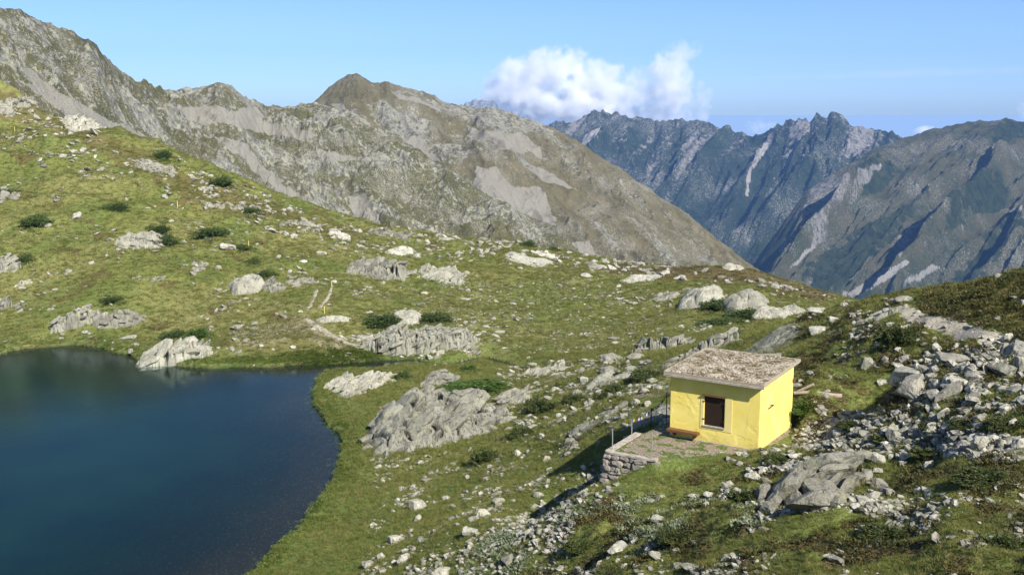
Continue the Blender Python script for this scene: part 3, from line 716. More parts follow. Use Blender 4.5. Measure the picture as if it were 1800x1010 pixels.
    # fractured blocks standing out of the mass, all leaning along the bedding
    if style != 'dome':
        rg = np.random.default_rng(seed + 70)
        prs = BLK3 if (x1 - x0) > 60 else BLK2
        nb = int(np.clip(w * d / cell ** 2 * 1.6, 10, 95))
        lean = radians(38) if style == 'slab' else 0.0
        for k in range(nb):
            for _ in range(12):
                i_ = rg.integers(3, ny - 3); j_ = rg.integers(3, n - 3)
                if prof[i_, j_] > .12: break
            pf_ = prof[i_, j_]
            s_ = cell * rg.uniform(.35, .85) * (.55 + .45 * pf_)
            bv, bf = prs[rg.integers(len(prs))]
            if style == 'slab': sc_ = np.array([1.05, .55, .42]) * s_
            else: sc_ = np.array([.75, .65, .55]) * s_ * rg.uniform(.7, 1.2)
            vv = bv * sc_
            a_ = -(lean + rg.normal() * (.20 if style == 'slab' else .3)); ca, sa = cos(a_), sin(a_)
            vv = vv @ np.array([[ca, 0, -sa], [0, 1, 0], [sa, 0, ca]])
            b_ = rg.normal() * .25; cb, sb = cos(b_), sin(b_)
            vv = vv @ np.array([[1, 0, 0], [0, cb, sb], [0, -sb, cb]])
            c_ = (rot - .2) * .6 + rg.normal() * .3; cc_, sc2 = cos(c_), sin(c_)
            vv = vv @ np.array([[cc_, sc2, 0], [-sc2, cc_, 0], [0, 0, 1]])
            wv = np.stack([rgt[0] * vv[:, 0] + fwd[0] * vv[:, 1], rgt[1] * vv[:, 0] + fwd[1] * vv[:, 1], vv[:, 2]], -1)
            mb.add(wv + np.array([wx_[i_, j_], wy_[i_, j_], zz[i_, j_] + s_ * .02]) - o, bf)
    ob = link(name, mesh_np(name, np.vstack(mb.v), np.vstack(mb.f3), mat or grey_rock, False), None, o)
    return tag(ob, label, 'rock outcrop', group)

OC = [
 ('big pale cracked rock rising straight out of the lake at the far shore', 236, 584, 380, 648, 'slab', .72, .15, 3, 1.5, pale_rock, .5),
 ('large grey slabby outcrop between the lake shore and the dark round shrubs', 622, 656, 892, 796, 'slab', .5, .55, 14, 1.7, grey_rock, .9),
 ('crest of tilted grey slabs above the large slabby outcrop beside the long green shrub', 735, 638, 805, 682, 'slab', .6, .7, 15, .9, grey_rock, .9),
 ('low striped slab at the corner of the lake where the stream comes in', 562, 645, 700, 692, 'slab', .5, .7, 23, 1.0, pale_rock, .9),
 ('rugged light outcrop behind the stream with two green shrubs on its top', 632, 552, 846, 626, 'slab', .75, .1, 31, 1.1, grey_rock, .8),
 ('smooth rounded rock crowning the outcrop behind the stream', 690, 536, 745, 572, 'dome', .6, .3, 37, 1.6, pale_rock, .9),
 ('rounded whitish rock at the left end of the outcrop behind the stream', 557, 545, 618, 568, 'dome', .6, .3, 38, 1.2, pale_rock, .9),
 ('small grey rock pile below the stone lined track near the stream', 600, 580, 662, 604, 'block', .5, .2, 39, .8, grey_rock, .9),
 ('flat pinkish broken slabs at the mouth of the stream', 664, 622, 722, 648, 'block', .4, .2, 40, .7, pale_rock, .8),
 ('domed grey boulder outcrop with a green shrub on top left of the track', 409, 474, 462, 518, 'dome', .75, .3, 41, 1.4, grey_rock, .7),
 ('ribbed grey outcrop touching the right side of the domed one', 460, 478, 500, 516, 'slab', .65, .2, 43, .8, grey_rock, .8),
 ('low whitish crest of rock where the stone lined track begins', 498, 482, 560, 506, 'slab', .5, .6, 44, .8, pale_rock, .8),
 ('long grey outcrop high on the meadow falling to the left like a cut bank', 614, 440, 725, 492, 'slab', .65, .3, 45, 1.5, grey_rock, .8),
 ('low sloping slab tailing off to the right of the long meadow outcrop', 715, 462, 830, 500, 'slab', .35, .9, 46, 1.3, pale_rock, .9),
 ('bright white rounded rock sitting above the long meadow outcrop', 676, 428, 726, 450, 'dome', .7, .3, 47, 1.3, white_rock, .8),
 ('jagged grey rib above the left lake shore with a dark shrub beside it', 86, 520, 178, 578, 'slab', .9, .2, 51, 1.1, grey_rock, .8),
 ('broken grey rock right of the jagged rib above the left lake shore', 164, 530, 258, 578, 'block', .85, .4, 52, .9, grey_rock, .9),
 ('small grey rib at the left edge of the photo above the lake', 22, 524, 45, 546, 'slab', .7, .2, 53, .6, grey_rock, .9),
 ('low grey rock at the left edge of the meadow above the lake', -20, 516, 24, 546, 'slab', .85, .2, 54, .8, grey_rock, .9),
 ('low rock shelf on the grass above the jagged rib', 66, 528, 100, 548, 'block', .5, .2, 55, .7, grey_rock, .9),
 ('grey crag at the left edge halfway up the meadow', -25, 440, 42, 482, 'slab', .65, .1, 56, 1.0, grey_rock, .9),
 ('flat whitish rocks below the crag at the left edge', 16, 488, 96, 504, 'block', .4, .1, 57, .9, pale_rock, .9),
 ('low weathered rock in the grass right of the crag at the left edge', 92, 466, 130, 486, 'block', .5, .1, 58, .8, grey_rock, .9),
 ('rocky brown knoll with green shrubs in the middle of the left hillside', 198, 390, 306, 440, 'block', .6, .2, 59, 1.0, pale_rock, .9),
 ('rocky hump below the small dark shrubs at the far left of the hillside', -20, 318, 38, 362, 'block', .5, .3, 60, 1.0, pale_rock, .9),
 ('low rock under a dark shrub on the far left slope', 45, 380, 102, 400, 'block', .45, .3, 61, .9, pale_rock, .9),
 ('pale crest rocks at the top of the left hillside', 10, 150, 66, 190, 'block', .85, .4, 62, 1.2, pale_rock, .9),
 ('pale sloping crest rocks below the top of the left hillside', 112, 196, 182, 234, 'slab', .75, .8, 63, 1.2, pale_rock, .9),
 ('pale broken rocks along the crest at the left edge', -25, 170, 30, 208, 'block', .5, .4, 64, 1.2, pale_rock, .9),
 ('brownish rock hump below the crest of the left hillside', 235, 274, 318, 310, 'block', .55, .6, 65, 1.1, pale_rock, .9),
 ('low pale rocks near the crest above the yellow marker stick', 330, 320, 380, 340, 'block', .4, .4, 66, .9, pale_rock, .9),
 ('pale broken ledge below the crest left of the white crest rock', 370, 352, 470, 376, 'block', .45, .6, 67, 1.0, pale_rock, .9),
 ('pale ledge running along the crest towards the white crest rock', 490, 378, 566, 402, 'block', .45, .6, 68, 1.0, pale_rock, .9),
 ('tall white rock on the crest of the meadow', 574, 396, 618, 422, 'block', .8, .3, 69, 1.2, white_rock, .8),
 ('flat topped grey outcrop on the crest in the centre of the photo', 824, 404, 934, 426, 'block', .55, .1, 71, 1.3, grey_rock, .9),
 ('low pale rock on the crest left of the flat topped outcrop', 766, 413, 808, 424, 'dome', .6, .1, 72, 1.0, pale_rock, .9),
 ('whitish slab pile on the meadow below the flat topped outcrop', 888, 446, 972, 468, 'dome', .5, .5, 73, 1.3, white_rock, .9),
 ('upper white slab leaning on the slab pile below the crest', 930, 438, 1000, 456, 'block', .5, .5, 74, 1.2, white_rock, .9),
 ('thin white slab at the foot of the brown mountain', 1018, 461, 1076, 477, 'dome', .4, .6, 75, 1.5, white_rock, .9),
 ('long white whaleback slab on the right meadow', 1084, 477, 1168, 500, 'dome', .35, .6, 76, 2.0, white_rock, .9),
 ('white rounded rock on the crest against the blue valley', 1270, 459, 1306, 477, 'dome', .75, .3, 77, 1.2, pale_rock, .9),
 ('narrow white slab right of the whaleback slab', 1183, 479, 1210, 492, 'dome', .5, .6, 78, 1.2, white_rock, .9),
 ('smooth domed grey rock left of the green shrub bank on the right meadow', 1190, 494, 1266, 542, 'dome', .7, .3, 81, 2.2, pale_rock, .9),
 ('rough brownish ledge against the left side of the smooth domed rock', 1138, 508, 1202, 532, 'slab', .5, .3, 82, .9, grey_rock, .9),
 ('high smooth grey dome right of the green shrub bank', 1268, 500, 1346, 548, 'dome', .7, .3, 83, 2.4, pale_rock, .9),
 ('smooth grey ramp running down right from the high dome', 1312, 528, 1386, 562, 'dome', .6, .5, 84, 2.2, pale_rock, .9),
 ('egg shaped grey rock right of the smooth domes', 1374, 528, 1413, 554, 'dome', .75, .3, 85, 1.4, pale_rock, .9),
 ('row of blocky lichened rocks below the right meadow behind the hut', 1104, 556, 1214, 616, 'slab', .85, .2, 86, 1.1, grey_rock, .8),
 ('lichened rock face right of the blocky rocks behind the hut', 1200, 552, 1296, 616, 'slab', .85, .2, 87, 1.0, grey_rock, .8),
 ('broad smooth grey slab rising behind the roof of the hut', 1282, 576, 1420, 628, 'dome', .35, .5, 88, 2.6, grey_rock, .9),
 ('tilted grey slab at the left side of the hut', 1106, 690, 1186, 752, 'dome', .45, .9, 89, 1.8, grey_rock, .9),
 ('low grey slab in the grass left of the terrace wall', 960, 760, 1024, 784, 'dome', .3, .9, 90, 1.3, grey_rock, .9),
 ('grey slabs in the turf up the slope left of the hut', 1040, 706, 1098, 736, 'slab', .35, .9, 91, 1.0, grey_rock, .9),
 ('broad low grey slabs in the middle of the right rubble field', 1612, 648, 1742, 704, 'slab', .55, .4, 96, .9, pale_rock, .9),
 ('pale fractured slabs at the top of the rubble field by the right edge', 1722, 606, 1812, 652, 'slab', .6, .4, 97, .8, pale_rock, .9),
 ('dark grey ledge with a deep shadow right of the jagged foreground outcrop', 1500, 740, 1612, 780, 'slab', .65, .3, 98, .7, grey_rock, .9),
 ('ledge of grey blocks with dark gaps starting right of the hut', 1404, 728, 1524, 768, 'block', .9, .3, 106, .75, grey_rock, .6),
 ('long ledge of pale blocks continuing right from the ledge beside the hut', 1530, 738, 1680, 782, 'block', .9, .3, 107, .75, grey_rock, .6),
 ('jumbled grey slabs under the stone bank at the right edge', 1716, 778, 1810, 812, 'slab', .6, .3, 99, .6, grey_rock, .9),
 ('whitish slabs stepping down the ridge left of the gravel track', 1500, 540, 1578, 574, 'slab', .55, .3, 100, .7, pale_rock, .9),
 ('pale weathered slabs on the turf between the striped slab and the hut', 905, 640, 1010, 668, 'slab', .35, .5, 101, .9, pale_rock, .9),
 ('low grey slab lying in the turf above the round dark shrubs', 890, 672, 960, 692, 'dome', .3, .5, 102, 1.1, grey_rock, .9),
 ('long grey ledge on the crest left of the flat topped outcrop', 640, 400, 730, 420, 'slab', .5, .4, 103, 1.1, grey_rock, .9),
 ('pale ledge low on the left meadow above the jagged rib', 225, 478, 300, 498, 'block', .4, .3, 104, .8, pale_rock, .9),
 ('pale ledge in the left meadow below the two stacked slabs', 330, 448, 372, 482, 'block', .4, .3, 105, .8, pale_rock, .9),
 ('broad tilted slab running from the large slabby outcrop up towards the dark shrubs', 868, 672, 950, 716, 'slab', .5, .6, 110, 1.0, grey_rock, .9),
 ('pale slab set in the turf just below the flat boulders at the meadow foot', 1020, 648, 1112, 684, 'slab', .5, .5, 111, 1.0, pale_rock, .9),
 ('long low slab in the turf halfway between the round shrubs and the hut', 1000, 736, 1076, 764, 'slab', .5, .6, 112, .9, grey_rock, .9),
 ('pale bedrock slab against the far side of the hut roof', 1150, 612, 1250, 646, 'slab', .5, .5, 113, 1.0, pale_rock, .9),
 ('grey slab dipping into the grass at the foot of the large slabby outcrop', 590, 676, 652, 700, 'slab', .4, .6, 114, .8, grey_rock, .9),
 ('wide pale ledge on the meadow above the stream outcrop', 780, 592, 850, 624, 'slab', .45, .4, 115, .8, pale_rock, .9),
 ('grey ledge in the turf up the slope from the pale slab behind the hut', 1300, 618, 1390, 652, 'slab', .45, .5, 116, .9, grey_rock, .9),
 ('low white rock at the upper left of the right meadow', 1190, 500, 1222, 512, 'dome', .5, .3, 94, 1.0, white_rock, .9),
 ('grey rocks beside the track where it meets the stream', 742, 600, 790, 636, 'block', .4, .3, 95, .8, pale_rock, .9),
]
for i, (lab, x0, y0, x1, y1, stl, hf, rot, sd, cell, mt, dm) in enumerate(OC):
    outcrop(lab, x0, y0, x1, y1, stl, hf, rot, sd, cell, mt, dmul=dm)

def slab_cluster(label, items, mat, seed, group='rock outcrops standing out of the turf'):
    mb = MB(); o = None; rg = np.random.default_rng(seed)
    for xc, yc, L, W_, lean, th in items:
        h_ = L * abs(sin(radians(lean))) + W_ * abs(cos(radians(lean)))
        q = hit(xc, yc + h_ * .30); _, _, dep = proj(*q); k = dep / F
        if o is None: o = q.copy()
        az = atan2(q[0], q[1]); fwd = np.array([sin(az), cos(az), 0]); rgt = np.array([cos(az), -sin(az), 0])
        bv, bf = boulder_shape(int(rg.integers(9999)), 4, 'angular', .35)
        v = bv * np.array([L / 2 * k, th * k / 2, W_ / 2 * k])
        a_ = -radians(lean); v = v @ np.array([[cos(a_), 0, -sin(a_)], [0, 1, 0], [sin(a_), 0, cos(a_)]])
        b_ = rg.normal() * .12 - .25; v = v @ np.array([[1, 0, 0], [0, cos(b_), sin(b_)], [0, -sin(b_), cos(b_)]])
        v = v[:, :1] * rgt + v[:, 1:2] * fwd + v[:, 2:] * np.array([0, 0, 1])
        mb.add(v + q + fwd * th * k * .3 + np.array([0, 0, h_ * .15 * k]) - o, bf)
    return tag(mb.build('rock_outcrop', mat, None, False, o), label, 'rock outcrop', group)
slab_cluster('jagged dark grey outcrop in the foreground below the hut', [(1432, 872, 118, 52, 16, 80), (1400, 858, 90, 44, 42, 60), (1470, 842, 84, 40, 30, 50), (1424, 838, 96, 24, 46, 40), (1448, 846, 80, 22, 38, 36), (1384, 836, 84, 20, 58, 30), (1500, 838, 50, 22, 30, 30), (1462, 868, 52, 24, 52, 40), (1374, 850, 120, 44, 60, 60), (1398, 872, 64, 38, 48, 50), (1440, 862, 84, 66, 8, 70), (1484, 852, 52, 30, 35, 40), (1352, 890, 44, 28, 40, 40), (1416, 832, 76, 44, 46, 60),
     (1392, 836, 70, 30, 55, 40), (1360, 870, 60, 26, 58, 40), (1466, 880, 40, 26, 20, 30), (1345, 862, 50, 30, 35, 50)], grey_rock, 5)
slab_cluster('long tilted slab topping the jagged foreground outcrop', [(1446, 818, 130, 44, 24, 90), (1464, 814, 120, 40, 22, 90), (1482, 808, 110, 38, 20, 90), (1470, 822, 100, 40, 14, 90)], grey_rock, 8)
PROTO = {}
for kd, sds in (('angular', (1, 2, 3, 4, 5)), ('flat', (11, 12, 13, 14)), ('round', (21, 22, 23))):
    for s_ in sds:
        v, f = boulder_shape(s_, 4, kd)
        for mn, mt in (('p', pale_rock), ('w', white_rock), ('g', grey_rock)):
            PROTO.setdefault(kd + mn, []).append(mesh_np('boulder', v, f, mt, False))
NB = 0
def place_rock(name, label, cat, group, pos, size, kind, tone, rot, tilt=(0, 0), k=None):
    global NB
    NB += 1
    lst = PROTO[kind + tone]
    o = bpy.data.objects.new(name, lst[(NB if k is None else k) % len(lst)]); COL.objects.link(o)
    o.location = pos; o.scale = size; o.rotation_euler = (tilt[0], tilt[1], rot)
    return tag(o, label, cat, group)
def px_boulder(label, xc, yb, w, h, kind='angular', tone='p', group=None):
    b = hit(xc, yb - h * .12)
    _, _, dep = proj(*b)
    sx = w * dep / F / 2; V = h * dep / F
    r = random.Random(int(xc * 7 + yb)); az = atan2(b[0], b[1])
    sy = sx * r.uniform(.65, .9)
    sz = max((V - 2 * sy * .22) * .62, sx * (.22 if kind == 'flat' else .45))
    q = b[:2] + np.array([sin(az), cos(az)]) * sy * .6
    z = float(ground_z(q[0], q[1])[0]) + sz * (.35 if kind != 'flat' else .25)
    return place_rock('boulder', label, 'boulder', group or 'single boulders one can point to', (q[0], q[1], z), (sx, sy, sz), kind, tone, -az + r.uniform(-.35, .35), (r.uniform(-.12, .12), r.uniform(-.12, .12)))
BL = [
 ('bright white boulder alone on the upper left hillside', 138, 388, 24, 16, 'angular', 'w'),
 ('pale flat boulder with a dark hollow under its left side on the left hillside', 194, 425, 17, 11, 'flat', 'w'),
 ('small white boulder alone in the grass of the left meadow', 160, 466, 12, 9, 'angular', 'w'),
 ('broad white boulder right of the two stacked slabs on the hillside', 400, 443, 32, 13, 'angular', 'w'),
 ('upper of the two stacked slabs left of the broad white boulder', 378, 436, 15, 6, 'flat', 'p'),
 ('lower of the two stacked slabs left of the broad white boulder', 376, 443, 15, 6, 'flat', 'p'),
 ('white boulder at the foot of the green shrub below the marker sticks', 366, 421, 15, 10, 'angular', 'w'),
 ('small round white boulder on the meadow right of the grey dome', 533, 463, 16, 8, 'round', 'w'),
 ('white stone on the slope above the domed outcrop', 565, 450, 20, 10, 'angular', 'w'),
 ('left white stone of the pair at the top of the stone lined track', 573, 494, 14, 8, 'flat', 'w'),
 ('right white stone of the pair at the top of the stone lined track', 588, 498, 10, 7, 'round', 'w'),
 ('long flat slab lying on the grass left of the lake rock', 226, 597, 36, 8, 'flat', 'p'),
 ('flat topped block on the heathery bank above the lake', 419, 580, 27, 13, 'flat', 'p'),
 ('white rounded stone on the heathery bank above the lake', 515, 614, 13, 8, 'round', 'w'),
 ('pale stone on the bank left of the white rounded one', 458, 611, 12, 7, 'angular', 'p'),
 ('lumpy grey boulder on the bank right of the flat topped block', 449, 573, 17, 10, 'angular', 'g'),
 ('stone on the shore at the left foot of the lake rock', 231, 624, 11, 11, 'angular', 'p'),
 ('pale boulder at the fork of the track', 528, 550, 10, 6, 'round', 'w'),
 ('smooth pale boulder standing right behind the rounded crown of the stream outcrop', 740, 539, 17, 9, 'angular', 'g'),
 ('oval white boulder alone on the lower meadow right of the stream outcrop', 877, 586, 26, 10, 'flat', 'w'),
 ('dark rounded stone above the oval white boulder', 868, 564, 15, 8, 'angular', 'g'),
 ('long flat white stone in the middle of the meadow', 816, 528, 25, 6, 'flat', 'w'),
 ('small white stone left of the stream outcrop crown', 650, 551, 16, 6, 'flat', 'w'),
 ('white stone on the meadow between the two outcrops', 746, 518, 14, 6, 'round', 'w'),
 ('white boulder on the meadow under the thin white slab', 1030, 489, 20, 11, 'round', 'w'),
 ('white boulder below the whaleback slab', 1088, 506, 15, 8, 'angular', 'w'),
 ('small grey white boulder in the middle of the right meadow', 1008, 510, 8, 6, 'round', 'p'),
 ('grey slab lying flat on the right meadow', 1112, 536, 22, 10, 'flat', 'p'),
 ('pale slab left of the grey slab on the right meadow', 1090, 528, 18, 8, 'flat', 'p'),
 ('top slab of the perched pair left of the blocky rocks', 1080, 597, 25, 8, 'flat', 'p'),
 ('lower slab of the perched pair left of the blocky rocks', 1081, 606, 18, 8, 'angular', 'p'),
 ('left one of the two grey humps at the foot of the meadow behind the hut', 1075, 637, 44, 19, 'angular', 'p'),
 ('right one of the two grey humps at the foot of the meadow behind the hut', 1118, 634, 38, 15, 'round', 'p'),
 ('white flat boulder left of the two grey humps', 1030, 636, 30, 13, 'flat', 'w'),
 ('white knobbly boulder by the end of the stream', 969, 642, 17, 12, 'angular', 'w'),
 ('low white boulder right of the stream pools', 938, 645, 24, 9, 'flat', 'w'),
 ('dark grey leaning boulder below the two grey humps', 1072, 658, 36, 18, 'angular', 'g'),
 ('pale boulder beside the dark grey leaning one', 1108, 656, 28, 14, 'angular', 'p'),
 ('bright small boulder in the grass below the dark leaning one', 1027, 674, 16, 15, 'angular', 'w'),
 ('white slab at the left end of the hut roof line', 1204, 628, 26, 8, 'flat', 'w'),
 ('grey flat boulder above the dark shrub left of the hut', 1152, 674, 30, 14, 'flat', 'p'),
 ('oval boulder between the two dark shrubs in the lower meadow', 938, 754, 22, 11, 'round', 'p'),
 ('pale boulder up right of the biggest dark shrub', 967, 703, 24, 10, 'flat', 'p'),
 ('pale oval boulder left of the small dark shrub', 896, 757, 24, 13, 'flat', 'p'),
 ('upright white stone in the grass below the dark shrubs', 909, 803, 14, 15, 'angular', 'w'),
 ('small upright stone right of the upright white one', 928, 797, 9, 9, 'angular', 'p'),
 ('white stone on the slope towards the terrace wall', 963, 811, 17, 13, 'angular', 'w'),
 ('white flat stone in the lower meadow near the lake shore', 797, 817, 16, 8, 'flat', 'w'),
 ('flat grey stone in the lower meadow near the lake shore', 752, 846, 22, 9, 'flat', 'p'),
 ('cracked two part white boulder in the lower meadow', 731, 899, 38, 28, 'angular', 'w'),
 ('white block under the cracked boulder', 736, 916, 20, 14, 'angular', 'w'),
 ('round white boulder right of the cracked one', 784, 879, 16, 11, 'round', 'w'),
 ('round white boulder with a brown tint in the lower meadow', 877, 887, 26, 17, 'round', 'w'),
 ('white boulder above the brown tinted one', 877, 869, 16, 8, 'round', 'w'),
 ('long white boulder pointing at the terrace wall shadow', 945, 877, 24, 15, 'angular', 'w'),
 ('small grey white boulder in the lower meadow by the leafy herbs', 821, 842, 10, 10, 'round', 'p'),
 ('white boulder with a blunt nose in the stone train', 850, 910, 30, 20, 'angular', 'w'),
 ('pale boulder left of the blunt nosed one', 833, 916, 22, 14, 'round', 'p'),
 ('white rubble block with a pink stone beside it', 826, 944, 32, 22, 'angular', 'w'),
 ('white boulder near the bottom of the lower meadow', 694, 956, 38, 20, 'angular', 'w'),
 ('white jagged boulder low in the meadow above the bottom edge', 712, 990, 30, 22, 'angular', 'w'),
 ('white flat boulder near the bottom left of the meadow', 650, 996, 28, 12, 'angular', 'w'),
 ('grey rounded rock cut by the bottom edge of the photo', 778, 1016, 46, 18, 'round', 'p'),
 ('white stone in the leafy herbs at the bottom', 868, 1000, 16, 12, 'angular', 'w'),
 ('pale blunt rock at the bottom edge below the hut', 1020, 1010, 34, 16, 'angular', 'p'),
 ('white rubble block on the slope under the terrace', 1090, 972, 50, 26, 'angular', 'w'),
 ('pale block right of the rubble block under the terrace', 1154, 985, 30, 18, 'flat', 'p'),
 ('grey slab at the bottom edge right of the rubble block', 1222, 1008, 56, 16, 'flat', 'g'),
 ('white stone at the left foot of the jagged foreground outcrop', 1160, 922, 36, 20, 'angular', 'w'),
 ('white block on the slope below the terrace wall', 1144, 884, 26, 12, 'flat', 'w'),
 ('pale slab left of the jagged foreground outcrop', 1250, 878, 30, 16, 'flat', 'w'),
 ('stone block at the lower left of the jagged foreground outcrop', 1216, 876, 22, 12, 'flat', 'p'),
 ('large white block in the rubble on the right slope', 1575, 742, 0, 0, '', ''),
 ('big pale boulder in the middle of the right rubble field', 1682, 692, 56, 30, 'angular', 'w'),
 ('wide white boulder at the left edge of the right rubble field', 1600, 672, 60, 28, 'angular', 'w'),
 ('pale boulder at the right edge of the rubble field', 1795, 660, 44, 36, 'angular', 'p'),
 ('white capped boulder at the top right of the rubble field', 1773, 603, 24, 20, 'angular', 'w'),
 ('grey boulder below the white capped one', 1770, 616, 26, 16, 'angular', 'p'),
 ('leaning white boulder left of the dark hollow near the ridge', 1436, 592, 40, 24, 'angular', 'w'),
 ('squarish white boulder above the leaning one', 1465, 569, 20, 16, 'angular', 'w'),
 ('white stone on the green gully behind the hut', 1496, 597, 18, 12, 'angular', 'w'),
 ('small white stone in the green gully behind the hut', 1484, 631, 16, 13, 'angular', 'p'),
 ('long pale boulder on the skyline left of the gravel track', 1588, 533, 34, 14, 'round', 'p'),
 ('flat pale boulders step on the left of the ridge', 1440, 551, 46, 15, 'flat', 'w'),
 ('round pale stone right of the flat ridge boulder', 1484, 541, 16, 12, 'round', 'p'),
 ('white boulder on the heath at the right edge of the photo', 1797, 540, 14, 16, 'angular', 'p'),
 ('pale flat boulder on the heath left of the white one at the right edge', 1785, 528, 24, 10, 'flat', 'w'),
 ('dark grey boulder between the gully and the rubble field', 1526, 650, 28, 26, 'angular', 'g'),
 ('white small boulder under the dark grey one', 1550, 680, 24, 12, 'angular', 'w'),
 ('pale boulder in the grass at the lower right', 1468, 992, 32, 16, 'angular', 'p'),
 ('small pale boulder on the slope right of the jagged outcrop', 1560, 872, 26, 20, 'angular', 'p'),
 ('tilted white stone right of the jagged foreground outcrop', 1634, 826, 28, 20, 'angular', 'w'),
 ('pale stone under the tilted white one on the right slope', 1516, 888, 18, 12, 'round', 'p'),
 ('small white stone in the turf at the lower right', 1576, 922, 18, 10, 'flat', 'p'),
 ('white boulder at the right of the stone bank below the rubble field', 1716, 776, 26, 16, 'round', 'w'),
]
for t in BL:
    if t[5]: px_boulder(*t)

# more boulders, counted region by region; each label tells its place in the row of its region
REG = [  # polygon, number, smallest and largest width in m, kinds, tones, words
 ([(1560, 640), (1640, 618), (1800, 600), (1830, 640), (1830, 735), (1700, 740), (1580, 730)], 68, .5, 1.6, ('angular', 'angular', 'flat'), 'pwwg', 'in the right rubble field'),
 ([(1400, 752), (1480, 735), (1600, 745), (1800, 790), (1800, 802), (1640, 790), (1560, 775), (1420, 775)], 26, .45, 1.0, ('angular', 'flat', 'angular'), 'wwp', 'in the bank below the rubble'),
 ([(1460, 545), (1520, 530), (1580, 545), (1640, 575), (1560, 590), (1490, 580)], 30, .45, 1.1, ('angular', 'flat'), 'wwp', 'heaped by the gravel track'),
 ([(1500, 800), (1600, 800), (1560, 860), (1480, 850)], 12, .35, .8, ('angular',), 'pwg', 'beside the jagged outcrop on its right'),
 ([(1290, 830), (1370, 800), (1440, 775), (1390, 815), (1310, 870)], 9, .4, .8, ('angular', 'flat'), 'pwg', 'beside the jagged outcrop on its left'),
 ([(1660, 530), (1740, 480), (1800, 500), (1700, 545)], 9, .4, .9, ('flat', 'angular'), 'wp', 'in heath above the track'),
 ([(820, 950), (900, 930), (1000, 870), (1060, 870), (990, 925), (900, 990), (830, 1000)], 22, .35, .8, ('angular', 'flat'), 'wwp', 'in the stones below the terrace'),
 ([(940, 650), (1170, 640), (1170, 740), (1040, 780), (960, 740)], 20, .5, 1.3, ('flat', 'angular', 'flat'), 'pwp', 'on the slope left of the hut'),
 ([(1100, 900), (1300, 870), (1300, 1000), (1060, 1000)], 16, .3, .7, ('angular', 'flat'), 'wwp', 'in heath below the hut'),
]
for poly, n, wa, wb, kinds, tones, words_ in REG:
    msk = inpoly(PX, PY, poly) & (GZ > .3) & (DEP < 200)
    ii = np.nonzero(msk.ravel())[0]
    area = (GX ** 2 + GY ** 2).ravel()[ii]
    got = []
    tries = 0
    while len(got) < n and tries < n * 30:
        tries += 1
        k = RNG.choice(ii, p=area / area.sum())
        x, y = GX.ravel()[k], GY.ravel()[k]
        wv = wa + (wb - wa) * RNG.random() ** 2.2
        if any(hypot(x - g_[0], y - g_[1]) < .42 * (wv + g_[2]) for g_ in got): continue
        got.append((x, y, wv))
    got.sort(key=lambda q: float(proj(q[0], q[1], float(ground_z(q[0], q[1])[0]))[0]))
    ORD = ['first', 'second', 'third', 'fourth', 'fifth', 'sixth', 'seventh', 'eighth', 'ninth', 'tenth']
    TEN = {2: 'twenty', 3: 'thirty', 4: 'forty', 5: 'fifty', 6: 'sixty'}
    def word(i):
        if i <= 10: return ORD[i - 1]
        if i < 20: return ['eleventh', 'twelfth', 'thirteenth', 'fourteenth', 'fifteenth', 'sixteenth', 'seventeenth', 'eighteenth', 'nineteenth'][i - 11]
        return {20: 'twentieth', 30: 'thirtieth', 40: 'fortieth', 50: 'fiftieth', 60: 'sixtieth'}[i] if i % 10 == 0 else TEN[i // 10] + '-' + ORD[i % 10 - 1]
    for i, (x, y, wv) in enumerate(got):
        kd = kinds[RNG.integers(len(kinds))]; tn = tones[RNG.integers(len(tones))]
        sx = wv / 2; sy = sx * RNG.uniform(.6, .95); sz = sx * (RNG.uniform(.3, .45) if kd == 'flat' else RNG.uniform(.55, .85))
        z = float(ground_z(x, y)[0]) + sz * RNG.uniform(.15, .5)
        cname = {'p': 'pale', 'w': 'whitish', 'g': 'grey'}[tn] + ' ' + {'angular': 'angular', 'flat': 'flat', 'round': 'rounded'}[kd]
        place_rock('boulder', cname + ' boulder, ' + word(i + 1) + ' from left ' + words_, 'boulder', words_, (x, y, z), (sx, sy, sz), kd, tn, RNG.uniform(0, 6.28), (RNG.uniform(-.35, .35), RNG.uniform(-.35, .35)))

